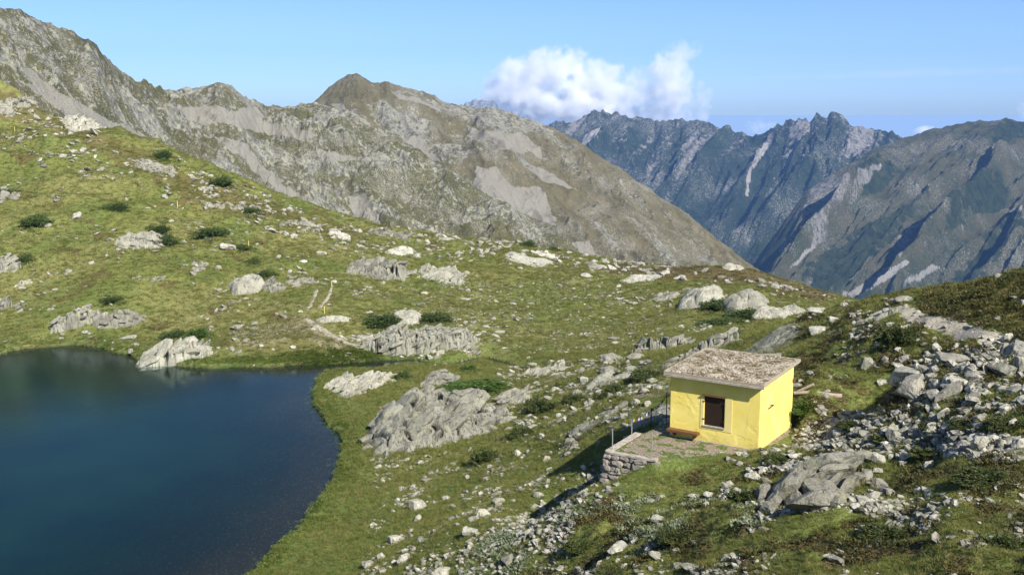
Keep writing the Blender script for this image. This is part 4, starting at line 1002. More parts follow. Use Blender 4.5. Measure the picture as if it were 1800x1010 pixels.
# small stones nobody could count: one object
def scatter(msk, n, wexp=2.0, weight=None):
    ii = np.nonzero(msk.ravel())[0]
    if len(ii) == 0: return np.zeros((0, 3))
    area = (GX ** 2 + GY ** 2).ravel()[ii]
    # ring spacing and column spacing both vary: weight by true cell area
    dr = np.gradient(r_g)[:, None] * np.gradient(az_g)[None, :] * RR
    area = dr.ravel()[ii]
    if weight is not None: area = area * weight.ravel()[ii]
    k = RNG.choice(ii, size=n, p=area / area.sum())
    x = GX.ravel()[k]; y = GY.ravel()[k]
    j = np.hypot(x, y) * .004
    x = x + RNG.normal(size=n) * j; y = y + RNG.normal(size=n) * j
    return np.stack([x, y, ground_z(x, y)], -1)
def merge(name, protos, pts, scales, mat, tilt=.3, smooth=False, kind='stuff', sink=.2, attr=None):
    V = []; Fc = []; A = []; n0 = 0
    pid = RNG.integers(len(protos), size=len(pts))
    for q, (pv_, pf) in enumerate(protos):
        s = pid == q; m_ = s.sum()
        if m_ == 0: continue
        a = RNG.uniform(0, 2 * pi, m_); ca, sa = np.cos(a), np.sin(a)
        sc = scales[s]
        v = pv_[None] * sc[:, None, :]
        x = v[..., 0] * ca[:, None] - v[..., 1] * sa[:, None]; y = v[..., 0] * sa[:, None] + v[..., 1] * ca[:, None]; z = v[..., 2]
        tx = RNG.normal(size=m_) * tilt; ty = RNG.normal(size=m_) * tilt
        z = z + x * tx[:, None] + y * ty[:, None]
        w = np.stack([x, y, z], -1) + pts[s][:, None, :] + np.array([0, 0, 1]) * (sc[:, 2] * (.5 - sink))[:, None, None]
        V.append(w.reshape(-1, 3)); Fc.append((pf[None] + (np.arange(m_) * len(pv_))[:, None, None] + n0).reshape(-1, pf.shape[1]))
        A.append(np.repeat(RNG.random((m_, 3)), len(pv_), 0))
        n0 += m_ * len(pv_)
    o = link(name, mesh_np(name, np.vstack(V), np.vstack(Fc), mat, smooth, {'tone': np.vstack(A)}))
    return tag(o, kind=kind)
sp_ = [boulder_shape(200 + i, 1, k) for i, k in enumerate(('angular', 'flat', 'angular', 'flat', 'round', 'flat', 'angular', 'angular'))]
stone_m = NT('small_stone'); tn = stone_m.attr('tone')
stone_m.color(stone_m.mix(stone_m.ramp(stone_m.noise(6, 4, .7), (.4, .8), (.55, 0)), stone_m.mix(tn[0], (.20, .19, .155), (.46, .44, .37)), (.12, .115, .09)))
dry_land = (GZ > .1) & (~bed)
m_any = dry_land & (RR > 14) & (dt < -.3)
def reg(poly): return inpoly(PX, PY, poly) & m_any
patch = np.clip(fbm(GX / 7, GY / 7, 0, 300, 4) + .25, .02, 1) ** 2
patch2 = np.clip(fbm(GX / 2.5, GY / 2.5, 0, 301, 4) + .2, .02, 1) ** 2
sets = [
 (reg([(-50, 150), (600, 380), (1500, 520), (1300, 620), (850, 640), (0, 610)]) & (GY > 96), 6500, .08, .95, patch, .35),
 (reg([(700, 500), (1150, 480), (1150, 620), (860, 620), (700, 560)]), 3200, .07, .5, None, .35),
 (reg([(-50, 150), (180, 232), (600, 395), (1000, 435), (1450, 515), (1300, 500), (900, 465), (600, 440), (300, 360), (-50, 240)]), 4200, .2, 1.4, patch2, .45),
 (reg([(640, 590), (830, 560), (830, 640), (600, 640)]), 700, .12, .7, patch2, .5),
 (reg([(880, 640), (1180, 620), (1180, 760), (1060, 790), (900, 800)]), 3000, .08, .8, patch2, .4),
 (reg([(660, 800), (1060, 780), (1060, 880), (860, 1010), (640, 1010)]), 2400, .07, .5, patch2, .5),
 (reg([(820, 950), (1000, 860), (1080, 850), (1000, 930), (900, 1010), (800, 1010)]), 1800, .06, .45, None, .55),
 (reg([(1400, 540), (1800, 560), (1830, 760), (1400, 760)]), 4200, .07, .6, patch2, .55),
 (reg([(1570, 630), (1830, 590), (1830, 740), (1600, 735)]), 2300, .10, .8, None, .6),
 (reg([(1400, 740), (1560, 725), (1830, 775), (1830, 812), (1600, 795), (1400, 790)]), 2500, .08, .55, None, .5),
 (reg([(1450, 530), (1600, 520), (1830, 620), (1700, 620), (1500, 590)]), 2200, .08, .55, None, .5),
 (reg([(1280, 780), (1560, 770), (1540, 900), (1260, 920)]), 2600, .06, .55, patch2, .55),
 (reg([(1000, 860), (1900, 850), (1900, 1100), (900, 1100)]), 6500, .04, .42, patch2, .4),
 (reg([(0, 600), (560, 560), (700, 620), (560, 645), (0, 625)]) , 260, .08, .35, None, .4),
 (dry_land & (dt > 0) & (dt < .9), 260, .04, .22, None, .4),
]
PT = []; SC = []
for msk, n, a_, b_, wt, fl in sets:
    if msk.sum() == 0: continue
    p_ = scatter(msk, n, weight=wt)
    s_ = a_ + (b_ - a_) * RNG.random(n) ** 4
    PT.append(p_); SC.append(np.stack([s_ / 2, s_ / 2 * RNG.uniform(.55, .95, n), s_ / 2 * fl * RNG.uniform(.7, 1.5, n)], -1))
merge('scattered_stones', sp_, np.vstack(PT), np.vstack(SC), stone_m.m, .25, sink=.38)
# ------------------------------------------------------------------ the yellow hut
def empty(name, loc, label, cat, group=None):
    o = bpy.data.objects.new(name, None); COL.objects.link(o); o.location = loc; o.empty_display_size = .3
    return tag(o, label, cat, group)
HR = np.array([[-hdir_f[0], hdir_r[0], 0], [-hdir_f[1], hdir_r[1], 0], [0, 0, 1.0]])   # local: x right along the front, y back, z up ; origin at the right front corner
HM = (HR, np.array([0, 0, 0.0]))
def hb(mb, x0, x1, y0, y1, z0, z1): mb.box(x0, x1, y0, y1, z0, z1, HM)
hut_base = np.array([HC[0], HC[1], HZ])
hut = empty('hut', hut_base, 'small yellow plastered hut with a gravelled lean-to roof on the stone terrace', 'hut')

m = NT('yellow_plaster')
n1 = m.noise(1.4, 5, .6); n2 = m.noise(9, 4, .6); cr = m.vor(1.6, feat='DISTANCE_TO_EDGE', vec=m.mix(.12, m.pos, m.noise(3, 3, .6, col=True)))
c = m.mix(m.ramp(n1, (.3, 0), (.7, 1)), (.80, .63, .13), (.91, .76, .23))
c = m.mix(m.ramp(n2, (.62, 0), (.75, .45)), c, (.56, .42, .10))
c = m.mix(m.ramp(m.math('ADD', cr, m.math('MULTIPLY', n2, .06)), (.022, .22), (.035, 0)), c, (.50, .37, .09))
streak = m.noise(2.5, 4, .7, vec=m.scale(m.pos, (1, 1, .12)))
c = m.mix(m.ramp(streak, (.60, 0), (.75, .35)), c, (.52, .42, .16))
sx_ = m.n.new('ShaderNodeSeparateXYZ'); m.l.new(m.pos, sx_.inputs[0])
splash = m.math('ADD', m.math('SUBTRACT', HZ + .42, sx_.outputs['Z']), m.math('MULTIPLY', m.math('SUBTRACT', m.noise(3.5, 5, .7), .5), 1.1))
c = m.mix(m.ramp(splash, (.0, 0), (.5, .55)), c, (.40, .33, .18))
m.color(c)
patch_h = m.ramp(m.noise(1.1, 3, .5), (.46, 0), (.50, 1))
m.bump(m.math('ADD', patch_h, m.math('MULTIPLY', m.noise(6, 5, .7), .8)), .4, .015)
plaster = m.m
m = NT('pale_plaster'); m.color(m.mix(m.noise(4, 4, .6), (.70, .58, .20), (.80, .68, .28))); m.bump(m.noise(8, 4, .7), .4, .02); pale_plaster = m.m
m = NT('weathered_wood'); w_ = m.noise(3, 5, .7, vec=m.scale(m.pos, (3, 3, 14)))
m.color(m.mix(m.ramp(w_, (.35, 0), (.65, 1)), (.26, .215, .15), (.45, .38, .28))); m.bump(w_, .4, .01); wood = m.m
m = NT('rusty_brown_paint'); m.color(m.mix(m.noise(6, 4, .7), (.10, .048, .022), (.18, .09, .04))); m.b.inputs['Roughness'].default_value = .7; rusty = m.m
m = NT('dark_shutter'); m.color(m.mix(m.noise(5, 4, .6, vec=m.scale(m.pos, (1, 1, .2))), (.020, .012, .008), (.038, .022, .014))); m.b.inputs['Roughness'].default_value = .6; shut = m.m
m = NT('lime_mortar'); m.color(m.mix(m.ramp(m.noise(5, 5, .7), (.4, 0), (.6, 1)), (.27, .24, .19), (.43, .39, .33))); m.bump(m.noise(14, 4, .7), .6, .02); mortar = m.m
m = NT('roof_gravel_turf'); rn = m.noise(3.2, 5, .7); rf_ = m.noise(26, 3, .8)
gcol = m.mix(m.ramp(m.vor(16, out='Color'), (.2, 0), (.8, 1)), (.26, .22, .165), (.47, .41, .33))
m.color(m.mix(m.ramp(m.math('ADD', rn, m.math('MULTIPLY', m.math('SUBTRACT', rf_, .5), .5)), (.52, 0), (.58, .9)), gcol, m.mix(rf_, (.10, .085, .035), (.24, .19, .09))))
m.bump(m.vor(16), .8, .03); roofm = m.m
m = NT('galvanised_metal'); m.color((.42, .43, .43)); m.b.inputs['Metallic'].default_value = .6; m.b.inputs['Roughness'].default_value = .5; metal = m.m

WH0, WH1 = 2.82, 2.98          # wall height front and back
wx0, wx1, wz0, wz1 = -2.50, -1.56, .76, 2.09
T = .28
b = MB()
hb(b, -HL, wx0, 0, T, -.5, WH0); hb(b, wx1, 0, 0, T, -.5, WH0); hb(b, wx0, wx1, 0, T, -.5, wz0); hb(b, wx0, wx1, 0, T, wz1, WH0)
def prism(mb, x0, x1, y0, y1, z0, za, zb):
    v = np.array([[x0, y0, z0], [x1, y0, z0], [x1, y1, z0], [x0, y1, z0], [x0, y0, za], [x1, y0, za], [x1, y1, zb], [x0, y1, zb]]) @ HR.T
    mb.add(v, np.array([[0, 3, 2, 1], [4, 5, 6, 7], [0, 1, 5, 4], [2, 3, 7, 6], [3, 0, 4, 7], [1, 2, 6, 5]]))
zt = lambda y: WH0 + (WH1 - WH0) * y / HW
prism(b, -T, 0, T, HW, -.9, zt(T), zt(HW)); prism(b, -HL, -HL + T, T, HW, -.9, zt(T), zt(HW)); prism(b, -HL + T, -T, HW - T, HW, -.5, zt(HW - T), zt(HW))
wall = b.build('wall', plaster, hut)
b = MB(); d_ = .014
hb(b, wx0 - .16, wx0 - .02, -d_, 0.002, wz0 - .16, wz1 + .02); hb(b, wx1 + .02, wx1 + .34, -d_, 0.002, wz0 - .16, wz1 + .02); hb(b, wx0 - .02, wx1 + .02, -d_, 0.002, wz0 - .16, wz0 - .06)
b.build('window_surround', pale_plaster, hut)
win = MB()
hb(win, wx0 + .002, wx1 - .002, .05, .10, wz0 + .01, wz1 - .01)
wob = win.build('window', shut, hut); wob['label'] = 'dark brown closed metal shutter'
b = MB(); hb(b, wx0 - .10, wx1 + .05, -.09, .06, wz1 - .012, wz1 + .035); b.build('lintel', rusty, wob)
b = MB(); hb(b, wx0 - .04, wx1 + .02, -.05, .06, wz0 - .05, wz0 + .004); b.build('sill', mortar, wob)
b = MB()
for zz in (wz0 + .25, wz1 - .3): hb(b, wx1 - .03, wx1 + .025, -.03, .06, zz, zz + .07); hb(b, wx0 - .06, wx0 + .02, -.03, .05, zz, zz + .05)
b.build('hinge', rusty, wob)
# bench-like plank let into the wall at the lower left
b = MB(); hb(b, -HL - .02, -HL + 1.42, -.34, 0.0, .30, .40); bench = b.build('bench', rusty, hut)
for xx in (-HL + .25, -HL + 1.2):
    b = MB(); hb(b, xx, xx + .06, -.28, 0.0, .12, .298); b.build('bench_bracket', rusty, bench)
# bare plinth strip
b = MB(); hb(b, -HL - .03, .0, -.03, 0.004, -.5, .035); b.build('plinth', mortar, hut)
# roof
OV = .20
roof = empty('roof', (0, 0, 0), None, None); roof.parent = hut
sl = (WH1 - WH0) / HW
def rprism(mb, x0, x1, y0, y1, a, bt):   # slab following the roof slope, a..bt above the wall top
    z = lambda y, q: WH0 + sl * y + q
    v = np.array([[x0, y0, z(y0, a)], [x1, y0, z(y0, a)], [x1, y1, z(y1, a)], [x0, y1, z(y1, a)], [x0, y0, z(y0, bt)], [x1, y0, z(y0, bt)], [x1, y1, z(y1, bt)], [x0, y1, z(y1, bt)]]) @ HR.T
    mb.add(v, np.array([[0, 3, 2, 1], [4, 5, 6, 7], [0, 1, 5, 4], [2, 3, 7, 6], [3, 0, 4, 7], [1, 2, 6, 5]]))
b = MB(); rprism(b, -HL - OV, OV, -OV - .05, HW + OV, .002, .105); b.build('slab', mortar, roof)
b = MB(); rprism(b, -HL - OV - .035, OV + .035, -OV - .09, -OV - .052, .045, .175); rprism(b, OV + .002, OV + .038, -OV - .05, HW + OV, .05, .175)
rprism(b, -HL - OV - .038, -HL - OV - .002, -OV - .05, HW + OV, .05, .17); rprism(b, -HL - OV, OV, HW + OV + .002, HW + OV + .036, .05, .17)
b.build('fascia_board', wood, roof)
b = MB(); rprism(b, -HL - OV - .02, OV + .05, -OV - .125, -OV - .092, -.03, .055); b.build('drip_edge', mortar, roof)
b = MB(); 
for k in range(9): hb(b, -HL + .1 + k * .5, -HL + .14 + k * .5, -OV - .10, -OV - .05, WH0 + .185, WH0 + .205)
b.build('nail_heads', shut, roof)
nx, ny = 90, 90
gx_, gy_ = np.meshgrid(np.linspace(-HL - OV + .01, OV - .01, nx), np.linspace(-OV - .04, HW + OV - .01, ny))
gz_ = WH0 + sl * gy_ + .150 + fbm(gx_ * 1.7, gy_ * 1.7, 0, 400, 3) * .03 + fbm(gx_ * 14, gy_ * 14, 0, 401, 2) * .018
gv = np.stack([gx_, gy_, gz_], -1).reshape(-1, 3) @ HR.T
link('gravel_bed', mesh_np('gravel_bed', gv, grid_faces(ny, nx), roofm, False), roof)
npb = 2600
q = np.stack([RNG.uniform(-HL - OV + .03, OV - .03, npb), RNG.uniform(-OV - .02, HW + OV - .03, npb)], -1)
q = q[fbm(q[:, 0] * 1.3, q[:, 1] * 1.3, 0, 402, 3) + RNG.normal(size=npb) * .25 > -.15]
pz = np.stack([q[:, 0], q[:, 1], WH0 + sl * q[:, 1] + .16], -1) @ HR.T
s_ = .022 + .03 * RNG.random(len(q)) ** 2
pebble_m = NT('roof_pebble'); pebble_m.color(pebble_m.mix(pebble_m.attr('tone')[0], (.22, .185, .14), (.50, .45, .38)))
g_ = merge('roof_stones', sp_, pz, np.stack([s_, s_ * .8, s_ * .55], -1), pebble_m.m, .2); g_.parent = roof
# iron hook on the right wall, hinges of the door round the back corner
b = MB(); hb(b, .0, .16, 1.25, 1.30, 1.72, 1.76); hb(b, .12, .16, .95, 1.30, 1.72, 1.76); b.build('wall_hook', rusty, hut)
b = MB(); hb(b, .002, .10, HW - .12, HW + .05, 2.15, 2.28); hb(b, -.05, .04, HW + .002, HW + .28, 2.18, 2.23); b.build('door_hinge', rusty, hut)

# ------------------------------------------------------------------ terrace wall of dry stone
stone_wall_m = rock_mat('wall_stone', (.40, .36, .31), (.21, .185, .155), (.36, .33, .26), 3.0, .3, rand=False)
tw = empty('terrace_wall', (TA[0], TA[1], HZ - 1.2), 'low dry stone retaining wall carrying the terrace left of the hut', 'stone wall')
tw_o = np.array([TA[0], TA[1], HZ - 1.2])
b = MB()
def stone_face(mb, p0, p1, z_top, z0a, z0b, out, thick=.32, seed=0):
    r = np.random.default_rng(seed)
    p0 = np.array(p0); p1 = np.array(p1); L = np.linalg.norm(p1 - p0); t = (p1 - p0) / L
    z = z_top - .02
    row = 0
    while z > min(z0a, z0b) - .1:
        hh = r.uniform(.11, .32); x = r.uniform(-.3, 0)
        while x < L:
            ww = r.uniform(.16, .70); xm = x + ww / 2
            zb = z0a + (z0b - z0a) * np.clip(xm / L, 0, 1)
            if z > zb - .1 and xm < L:
                pv, pf = sp3[r.integers(len(sp3))]
                sc = np.array([ww / 2 * 1.03, thick / 2, hh / 2 * r.uniform(.85, 1.2)])
                a_ = r.normal() * .10
                v = pv * sc
                R_ = np.array([[t[0], out[0], 0], [t[1], out[1], 0], [0, 0, 1]])
                v[:, 2] += v[:, 0] * a_
                v = v @ R_.T + np.array([*(p0 + t * xm + out * r.uniform(-.05, .08)), z - hh / 2])
                mb.add(v - tw_o, pf)
            x += ww * .98
        z -= hh * .97; row += 1
sp3 = []
for i in range(7):
    v, f = ico(2); r = np.random.default_rng(500 + i)
    v = np.sign(v) * np.abs(v) ** .55; v /= np.abs(v).max(0); v += r.normal(size=v.shape) * .08
    sp3.append((v, f))
outA = np.array([(TB - TA)[1], -(TB - TA)[0]]); outA /= np.linalg.norm(outA)
if outA[1] > 0: outA = -outA
outE = np.array([(TE - TA)[1], -(TE - TA)[0]]); outE /= np.linalg.norm(outE)
if outE[0] > 0: outE = -outE
TBx = TA + (TB - TA) * 1.04
stone_face(b, TA, TBx, HZ - .02, HZ - 1.55, HZ - .55, outA, seed=1)
stone_face(b, TA, TE, HZ - .02, HZ - 1.6, HZ - 1.1, outE, seed=2)
b.build('masonry', stone_wall_m, tw)
b = MB()
def ribbon(mb, pts, w, h, z):
    pts = np.array(pts)
    for k in range(len(pts) - 1):
        p0, p1 = pts[k], pts[k + 1]; t = (p1 - p0) / np.linalg.norm(p1 - p0); n_ = np.array([-t[1], t[0]])
        n = 24; s_ = np.linspace(0, 1, n); c = p0 + (p1 - p0) * s_[:, None]
        ww = w / 2 * (1 + .25 * noise(c[:, 0] * 3, c[:, 1] * 3, 0, 8 + k)); 
        top = z + .02 * noise(c[:, 0] * 4, c[:, 1] * 4, 0, 9)
        A_ = np.concatenate([np.c_[c + n_ * ww[:, None], top], np.c_[c - n_ * ww[:, None], top], np.c_[c - n_ * ww[:, None], top - h], np.c_[c + n_ * ww[:, None], top - h]])
        f = []
        for i in range(n - 1):
            for q_ in range(4): f.append([q_ * n + i, q_ * n + i + 1, ((q_ + 1) % 4) * n + i + 1, ((q_ + 1) % 4) * n + i])
        f += [[0, n, 2 * n, 3 * n], [n - 1, 4 * n - 1, 3 * n - 1, 2 * n - 1]]
        mb.add(A_ - tw_o, np.array(f))
ribbon(b, [TE, TA - outE * .02], .30, .08, HZ + .055); ribbon(b, [TA, TB + (TB - TA) * .06], .28, .08, HZ + .05)
b.build('coping', mortar, tw)

# fence posts on the terrace edge, two dark ones by the hut, and a line of little prayer flags
def post(px, yt, yb, label, dark=False, zg=None):
    b0 = hit(px, yb) if zg is None else PZ(px, yb, zg)
    _, _, dep = proj(*b0); h = (yb - yt) * dep / F * 1.02
    mb = MB(); mb.tube([[0, 0, -.3], [.01, 0, h * .5], [0.0, .01, h]], .022, 8); mb.tube([[0, 0, h - .02], [0, 0, h + .015]], .03, 8)
    o = mb.build('fence_post', shut if dark else metal, None, True, b0)
    tag(o, label, 'post', 'thin metal posts round the terrace'); return b0, h
post(1076, 753, 790, 'thin grey metal post at the far corner of the terrace wall', zg=HZ + .03)
post(1145, 762, 806, 'tallest thin grey metal post at the near end of the terrace wall', zg=HZ + .03)
post(1110, 741, 763, 'short thin grey metal post where the terrace wall ends by the slab', zg=HZ)
d1 = post(1144, 717, 752, 'thin dark post on the left side of the hut nearer the grey slab', True, zg=HZ + .0)
d2 = post(1171, 690, 738, 'thin dark post right against the left side of the hut', True, zg=HZ + .0)
e0 = hutp(HL, .3, 2.2); e2 = d2[0] + np.array([0, 0, d2[1] * .98]); e1 = d1[0] + np.array([0, 0, d1[1] * .98]); e3 = PZ(1110, 736, HZ + .35)
rope_pts = []
for a_, c_ in ((e0, e2), (e2, e1), (e1, e3)):
    for s_ in np.linspace(0, 1, 12, endpoint=False):
        p = a_ * (1 - s_) + c_ * s_; p = p.copy(); p[2] -= .14 * 4 * s_ * (1 - s_); rope_pts.append(p)
rope_pts.append(e3); rope_pts = np.array(rope_pts)
fl = empty('prayer_flag_line', rope_pts[0], 'string of small coloured prayer flags running from the hut down to the slab', 'flags')
b = MB(); b.tube(rope_pts - rope_pts[0], .007, 5); m = NT('rope_fibre'); m.color((.12, .10, .08)); b.build('rope', m.m, fl)
FC = [('blue', (.05, .12, .40)), ('white', (.6, .6, .58)), ('red', (.35, .04, .03)), ('green', (.06, .22, .06)), ('yellow', (.60, .50, .06))]
fm = []
for nme, c in FC:
    m = NT(nme + '_cloth'); m.color(c); fm.append(m.m)
for k in range(3, len(rope_pts) - 1):
    p0, p1 = rope_pts[k] - rope_pts[0], rope_pts[k + 1] - rope_pts[0]
    for q_ in (0,):
        a_ = p0 + (p1 - p0) * .15; c_ = p0 + (p1 - p0) * .85
        n = 5; s_ = np.linspace(0, 1, n); V = []
        hh_ = .13
        for r_i in range(4):
            base = a_ + (c_ - a_) * s_[:, None]
            off = .03 * np.sin(s_ * 6 + k * 1.7) * (r_i / 3) * np.array([1, .5, 0])[:, None]
            V.append(base + off.T - np.array([0, 0, hh_ * r_i / 3]))
        b = MB(); b.add(np.vstack(V), grid_faces(4, n)); b.add(np.vstack(V) + np.array([.003, .003, 0]), grid_faces(4, n)[:, ::-1])
        fo = b.build('flag', fm[k % 5], fl); fo['label'] = FC[k % 5][0] + ' prayer flag'

# weathered beam lying behind the hut, with stones under it
b = MB(); c0 = hit(1395, 700); c1 = hit(1480, 700)
c0[2] += .25; c1[2] += .16
pp = np.array([c0 + (c1 - c0) * t + np.array([0, 0, .06 * sin(t * 5)]) for t in np.linspace(0, 1, 10)])
b.tube(pp - c0, np.linspace(.09, .13, 10), 9); o = b.build('wooden_beam', wood, None, True, c0); tag(o, 'long weathered beam lying on the ground behind the hut above the nettles', 'beam', 'beams lying behind the hut')
b = MB(); c0 = hit(1392, 700); c1 = hit(1430, 686); c0[2] += .2; c1[2] += .3
b.tube(np.array([c0 + (c1 - c0) * t for t in np.linspace(0, 1, 6)]) - c0, .07, 8); o = b.build('wooden_beam', wood, None, True, c0); tag(o, 'shorter weathered beam slanting up beside the long one behind the hut', 'beam', 'beams lying behind the hut')

# yellow marker sticks of the trail
m = NT('yellow_stick_paint'); m.color((.62, .52, .16)); stick = m.m
for px, yb, h, lab in [(26, 232, 9, 'pale yellow trail stick near the top of the left hillside'), (312, 366, 13, 'yellow trail stick in the middle of the left hillside'), (437, 433, 10, 'yellow trail stick right of the shrub on the hillside'),
                       (583, 505, 12, 'yellow trail stick at the top of the stone lined track'), (570, 550, 12, 'yellow trail stick at the foot of the stone lined track')]:
    p0 = hit(px, yb); _, _, dep = proj(*p0); h = h * dep / F
    b = MB(); b.tube([[0, 0, -.2], [.01, 0, h * .5], [.02, .01, h]], .045, 7); b.tube([[.02, .01, h - .12], [.02, .01, h - .04]], .06, 7)
    tag(b.build('trail_marker', stick, None, True, p0), lab, 'marker stick', 'yellow trail marker sticks')

# ------------------------------------------------------------------ footpaths
m = NT('trodden_gravel'); m.color(m.mix(m.ramp(m.noise(9, 4, .75), (.38, 0), (.58, 1)), (.17, .15, .09), (.44, .40, .33))); m.bump(m.noise(16, 4, .7), .7, .03)
PATHS = []
def path(name, pxs, w, lift=.035, wob=.4):
    pts = np.array([hit(x, y)[:2] for x, y in pxs]); PATHS.append((pts, w))
    L = np.concatenate([[0], np.cumsum(np.hypot(*np.diff(pts, axis=0).T))]); n = int(L[-1] / .25) + 2
    s_ = np.linspace(0, L[-1], n); c = np.stack([np.interp(s_, L, pts[:, 0]), np.interp(s_, L, pts[:, 1])], -1)
    k = max(3, min(9, n // 4 * 2 + 1)); c2 = c.copy()
    for _ in range(3): c2[1:-1] = (c2[:-2] + 2 * c2[1:-1] + c2[2:]) / 4
    t = np.gradient(c2, axis=0); t /= np.linalg.norm(t, axis=1)[:, None]; nn = np.stack([-t[:, 1], t[:, 0]], -1)
    m_ = 7; off = np.linspace(-.5, .5, m_)
    ww = w * (1 + wob * fbm(c2[:, 0] / .8, c2[:, 1] / .8, 0, 61, 2)); ww[:3] *= .6
    X = c2[:, None, :] + nn[:, None, :] * (off[None, :, None] * ww[:, None, None] + (.15 * w * fbm(s_[:, None] / .5 + off[None] * 3, off[None] + s_[:, None] * 0, 0, 62, 2))[..., None])
    z = ground_z(X[..., 0].ravel(), X[..., 1].ravel()).reshape(n, m_) + lift * (1 - (np.abs(off) * 2) ** 3)[None] - .012 * (np.abs(off) > .45)[None]
    return tag(link(name, mesh_np(name, np.concatenate([X, z[..., None]], -1).reshape(-1, 3), grid_faces(n, m_), m.m, True)), kind='structure')
path('path', [(540, 560), (556, 573), (575, 584), (595, 595), (620, 606), (645, 616)], .75)
path('path', [(558, 508), (553, 522), (546, 535), (540, 546)], .4)
path('path', [(584, 502), (580, 516), (573, 528), (562, 541)], .4)
path('path', [(1572, 541), (1600, 551), (1640, 562), (1680, 576), (1720, 590), (1760, 600)], 1.35, .04)

# ------------------------------------------------------------------ shrubs
def leaf_mat(name, a_, b_, tr=.25):
    m = NT(name); t = m.attr('tone'); oi = m.n.new('ShaderNodeObjectInfo')
    c = m.mix(t[0], a_, b_); c = m.mix(1.0, c, m.ramp(oi.outputs['Random'], (0, .8), (1, 1.2)), 'MULTIPLY')
    m.color(c); m.b.inputs['Roughness'].default_value = .6
    td = m.n.new('ShaderNodeBsdfTranslucent'); m.l.new(c, td.inputs[0]); ms = m.n.new('ShaderNodeMixShader'); ms.inputs[0].default_value = tr
    m.l.new(m.b.outputs[0], ms.inputs[1]); m.l.new(td.outputs[0], ms.inputs[2]); m.l.new(ms.outputs[0], m.out.inputs[0])
    return m.m
jun = leaf_mat('juniper_leaf', (.035, .060, .018), (.10, .135, .040), .15)
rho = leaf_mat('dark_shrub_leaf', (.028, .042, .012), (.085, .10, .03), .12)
bri = leaf_mat('bright_shrub_leaf', (.05, .10, .020), (.11, .17, .035), .25)
heath_m = leaf_mat('heath_leaf', (.030, .040, .010), (.115, .095, .030), .15)
herb_m = leaf_mat('grey_herb_leaf', (.12, .15, .08), (.24, .27, .17), .25)
grass_m = leaf_mat('grass_blade', (.10, .135, .025), (.24, .22, .07), .35)
def bush_mesh(name, seed, nl, leaf, flat, mat):
    r = np.random.default_rng(seed)
    d = r.normal(size=(nl, 3)); d[:, 2] = np.abs(d[:, 2]) * .9 + .02; d /= np.linalg.norm(d, axis=1)[:, None]
    lump = np.clip(.80 + .75 * fbm(d[:, 0] * 1.8 + seed, d[:, 1] * 1.8, d[:, 2] * 1.8, seed, 4), .25, 1.25)
    rad = lump * (1 - .30 * r.random(nl) ** 2)
    c = d * rad[:, None]
    up = d + r.normal(size=(nl, 3)) * .6; up /= np.linalg.norm(up, axis=1)[:, None]
    sd = np.cross(up, r.normal(size=(nl, 3))); sd /= np.linalg.norm(sd, axis=1)[:, None]
    L = leaf * r.uniform(.6, 1.3, nl)[:, None]
    v = np.stack([c - sd * L * .32, c + sd * L * .32, c + up * L], 1).reshape(-1, 3)
    tone = np.repeat(r.random((nl, 3)), 3, 0)
    f = np.arange(nl * 3).reshape(-1, 3)
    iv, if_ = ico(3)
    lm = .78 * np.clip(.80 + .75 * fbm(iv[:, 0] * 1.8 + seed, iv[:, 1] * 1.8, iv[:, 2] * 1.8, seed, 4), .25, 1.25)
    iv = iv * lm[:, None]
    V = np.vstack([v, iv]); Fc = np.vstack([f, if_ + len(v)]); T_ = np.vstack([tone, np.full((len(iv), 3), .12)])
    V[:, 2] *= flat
    return mesh_np(name, V, Fc, mat, False, {'tone': T_})
BM = {'j': [bush_mesh('foliage', 900 + i, 3600, .13, .62, jun) for i in range(3)], 'r': [bush_mesh('foliage', 920 + i, 3600, .13, .75, rho) for i in range(3)], 'b': [bush_mesh('foliage', 940 + i, 3000, .15, .6, bri) for i in range(2)]}
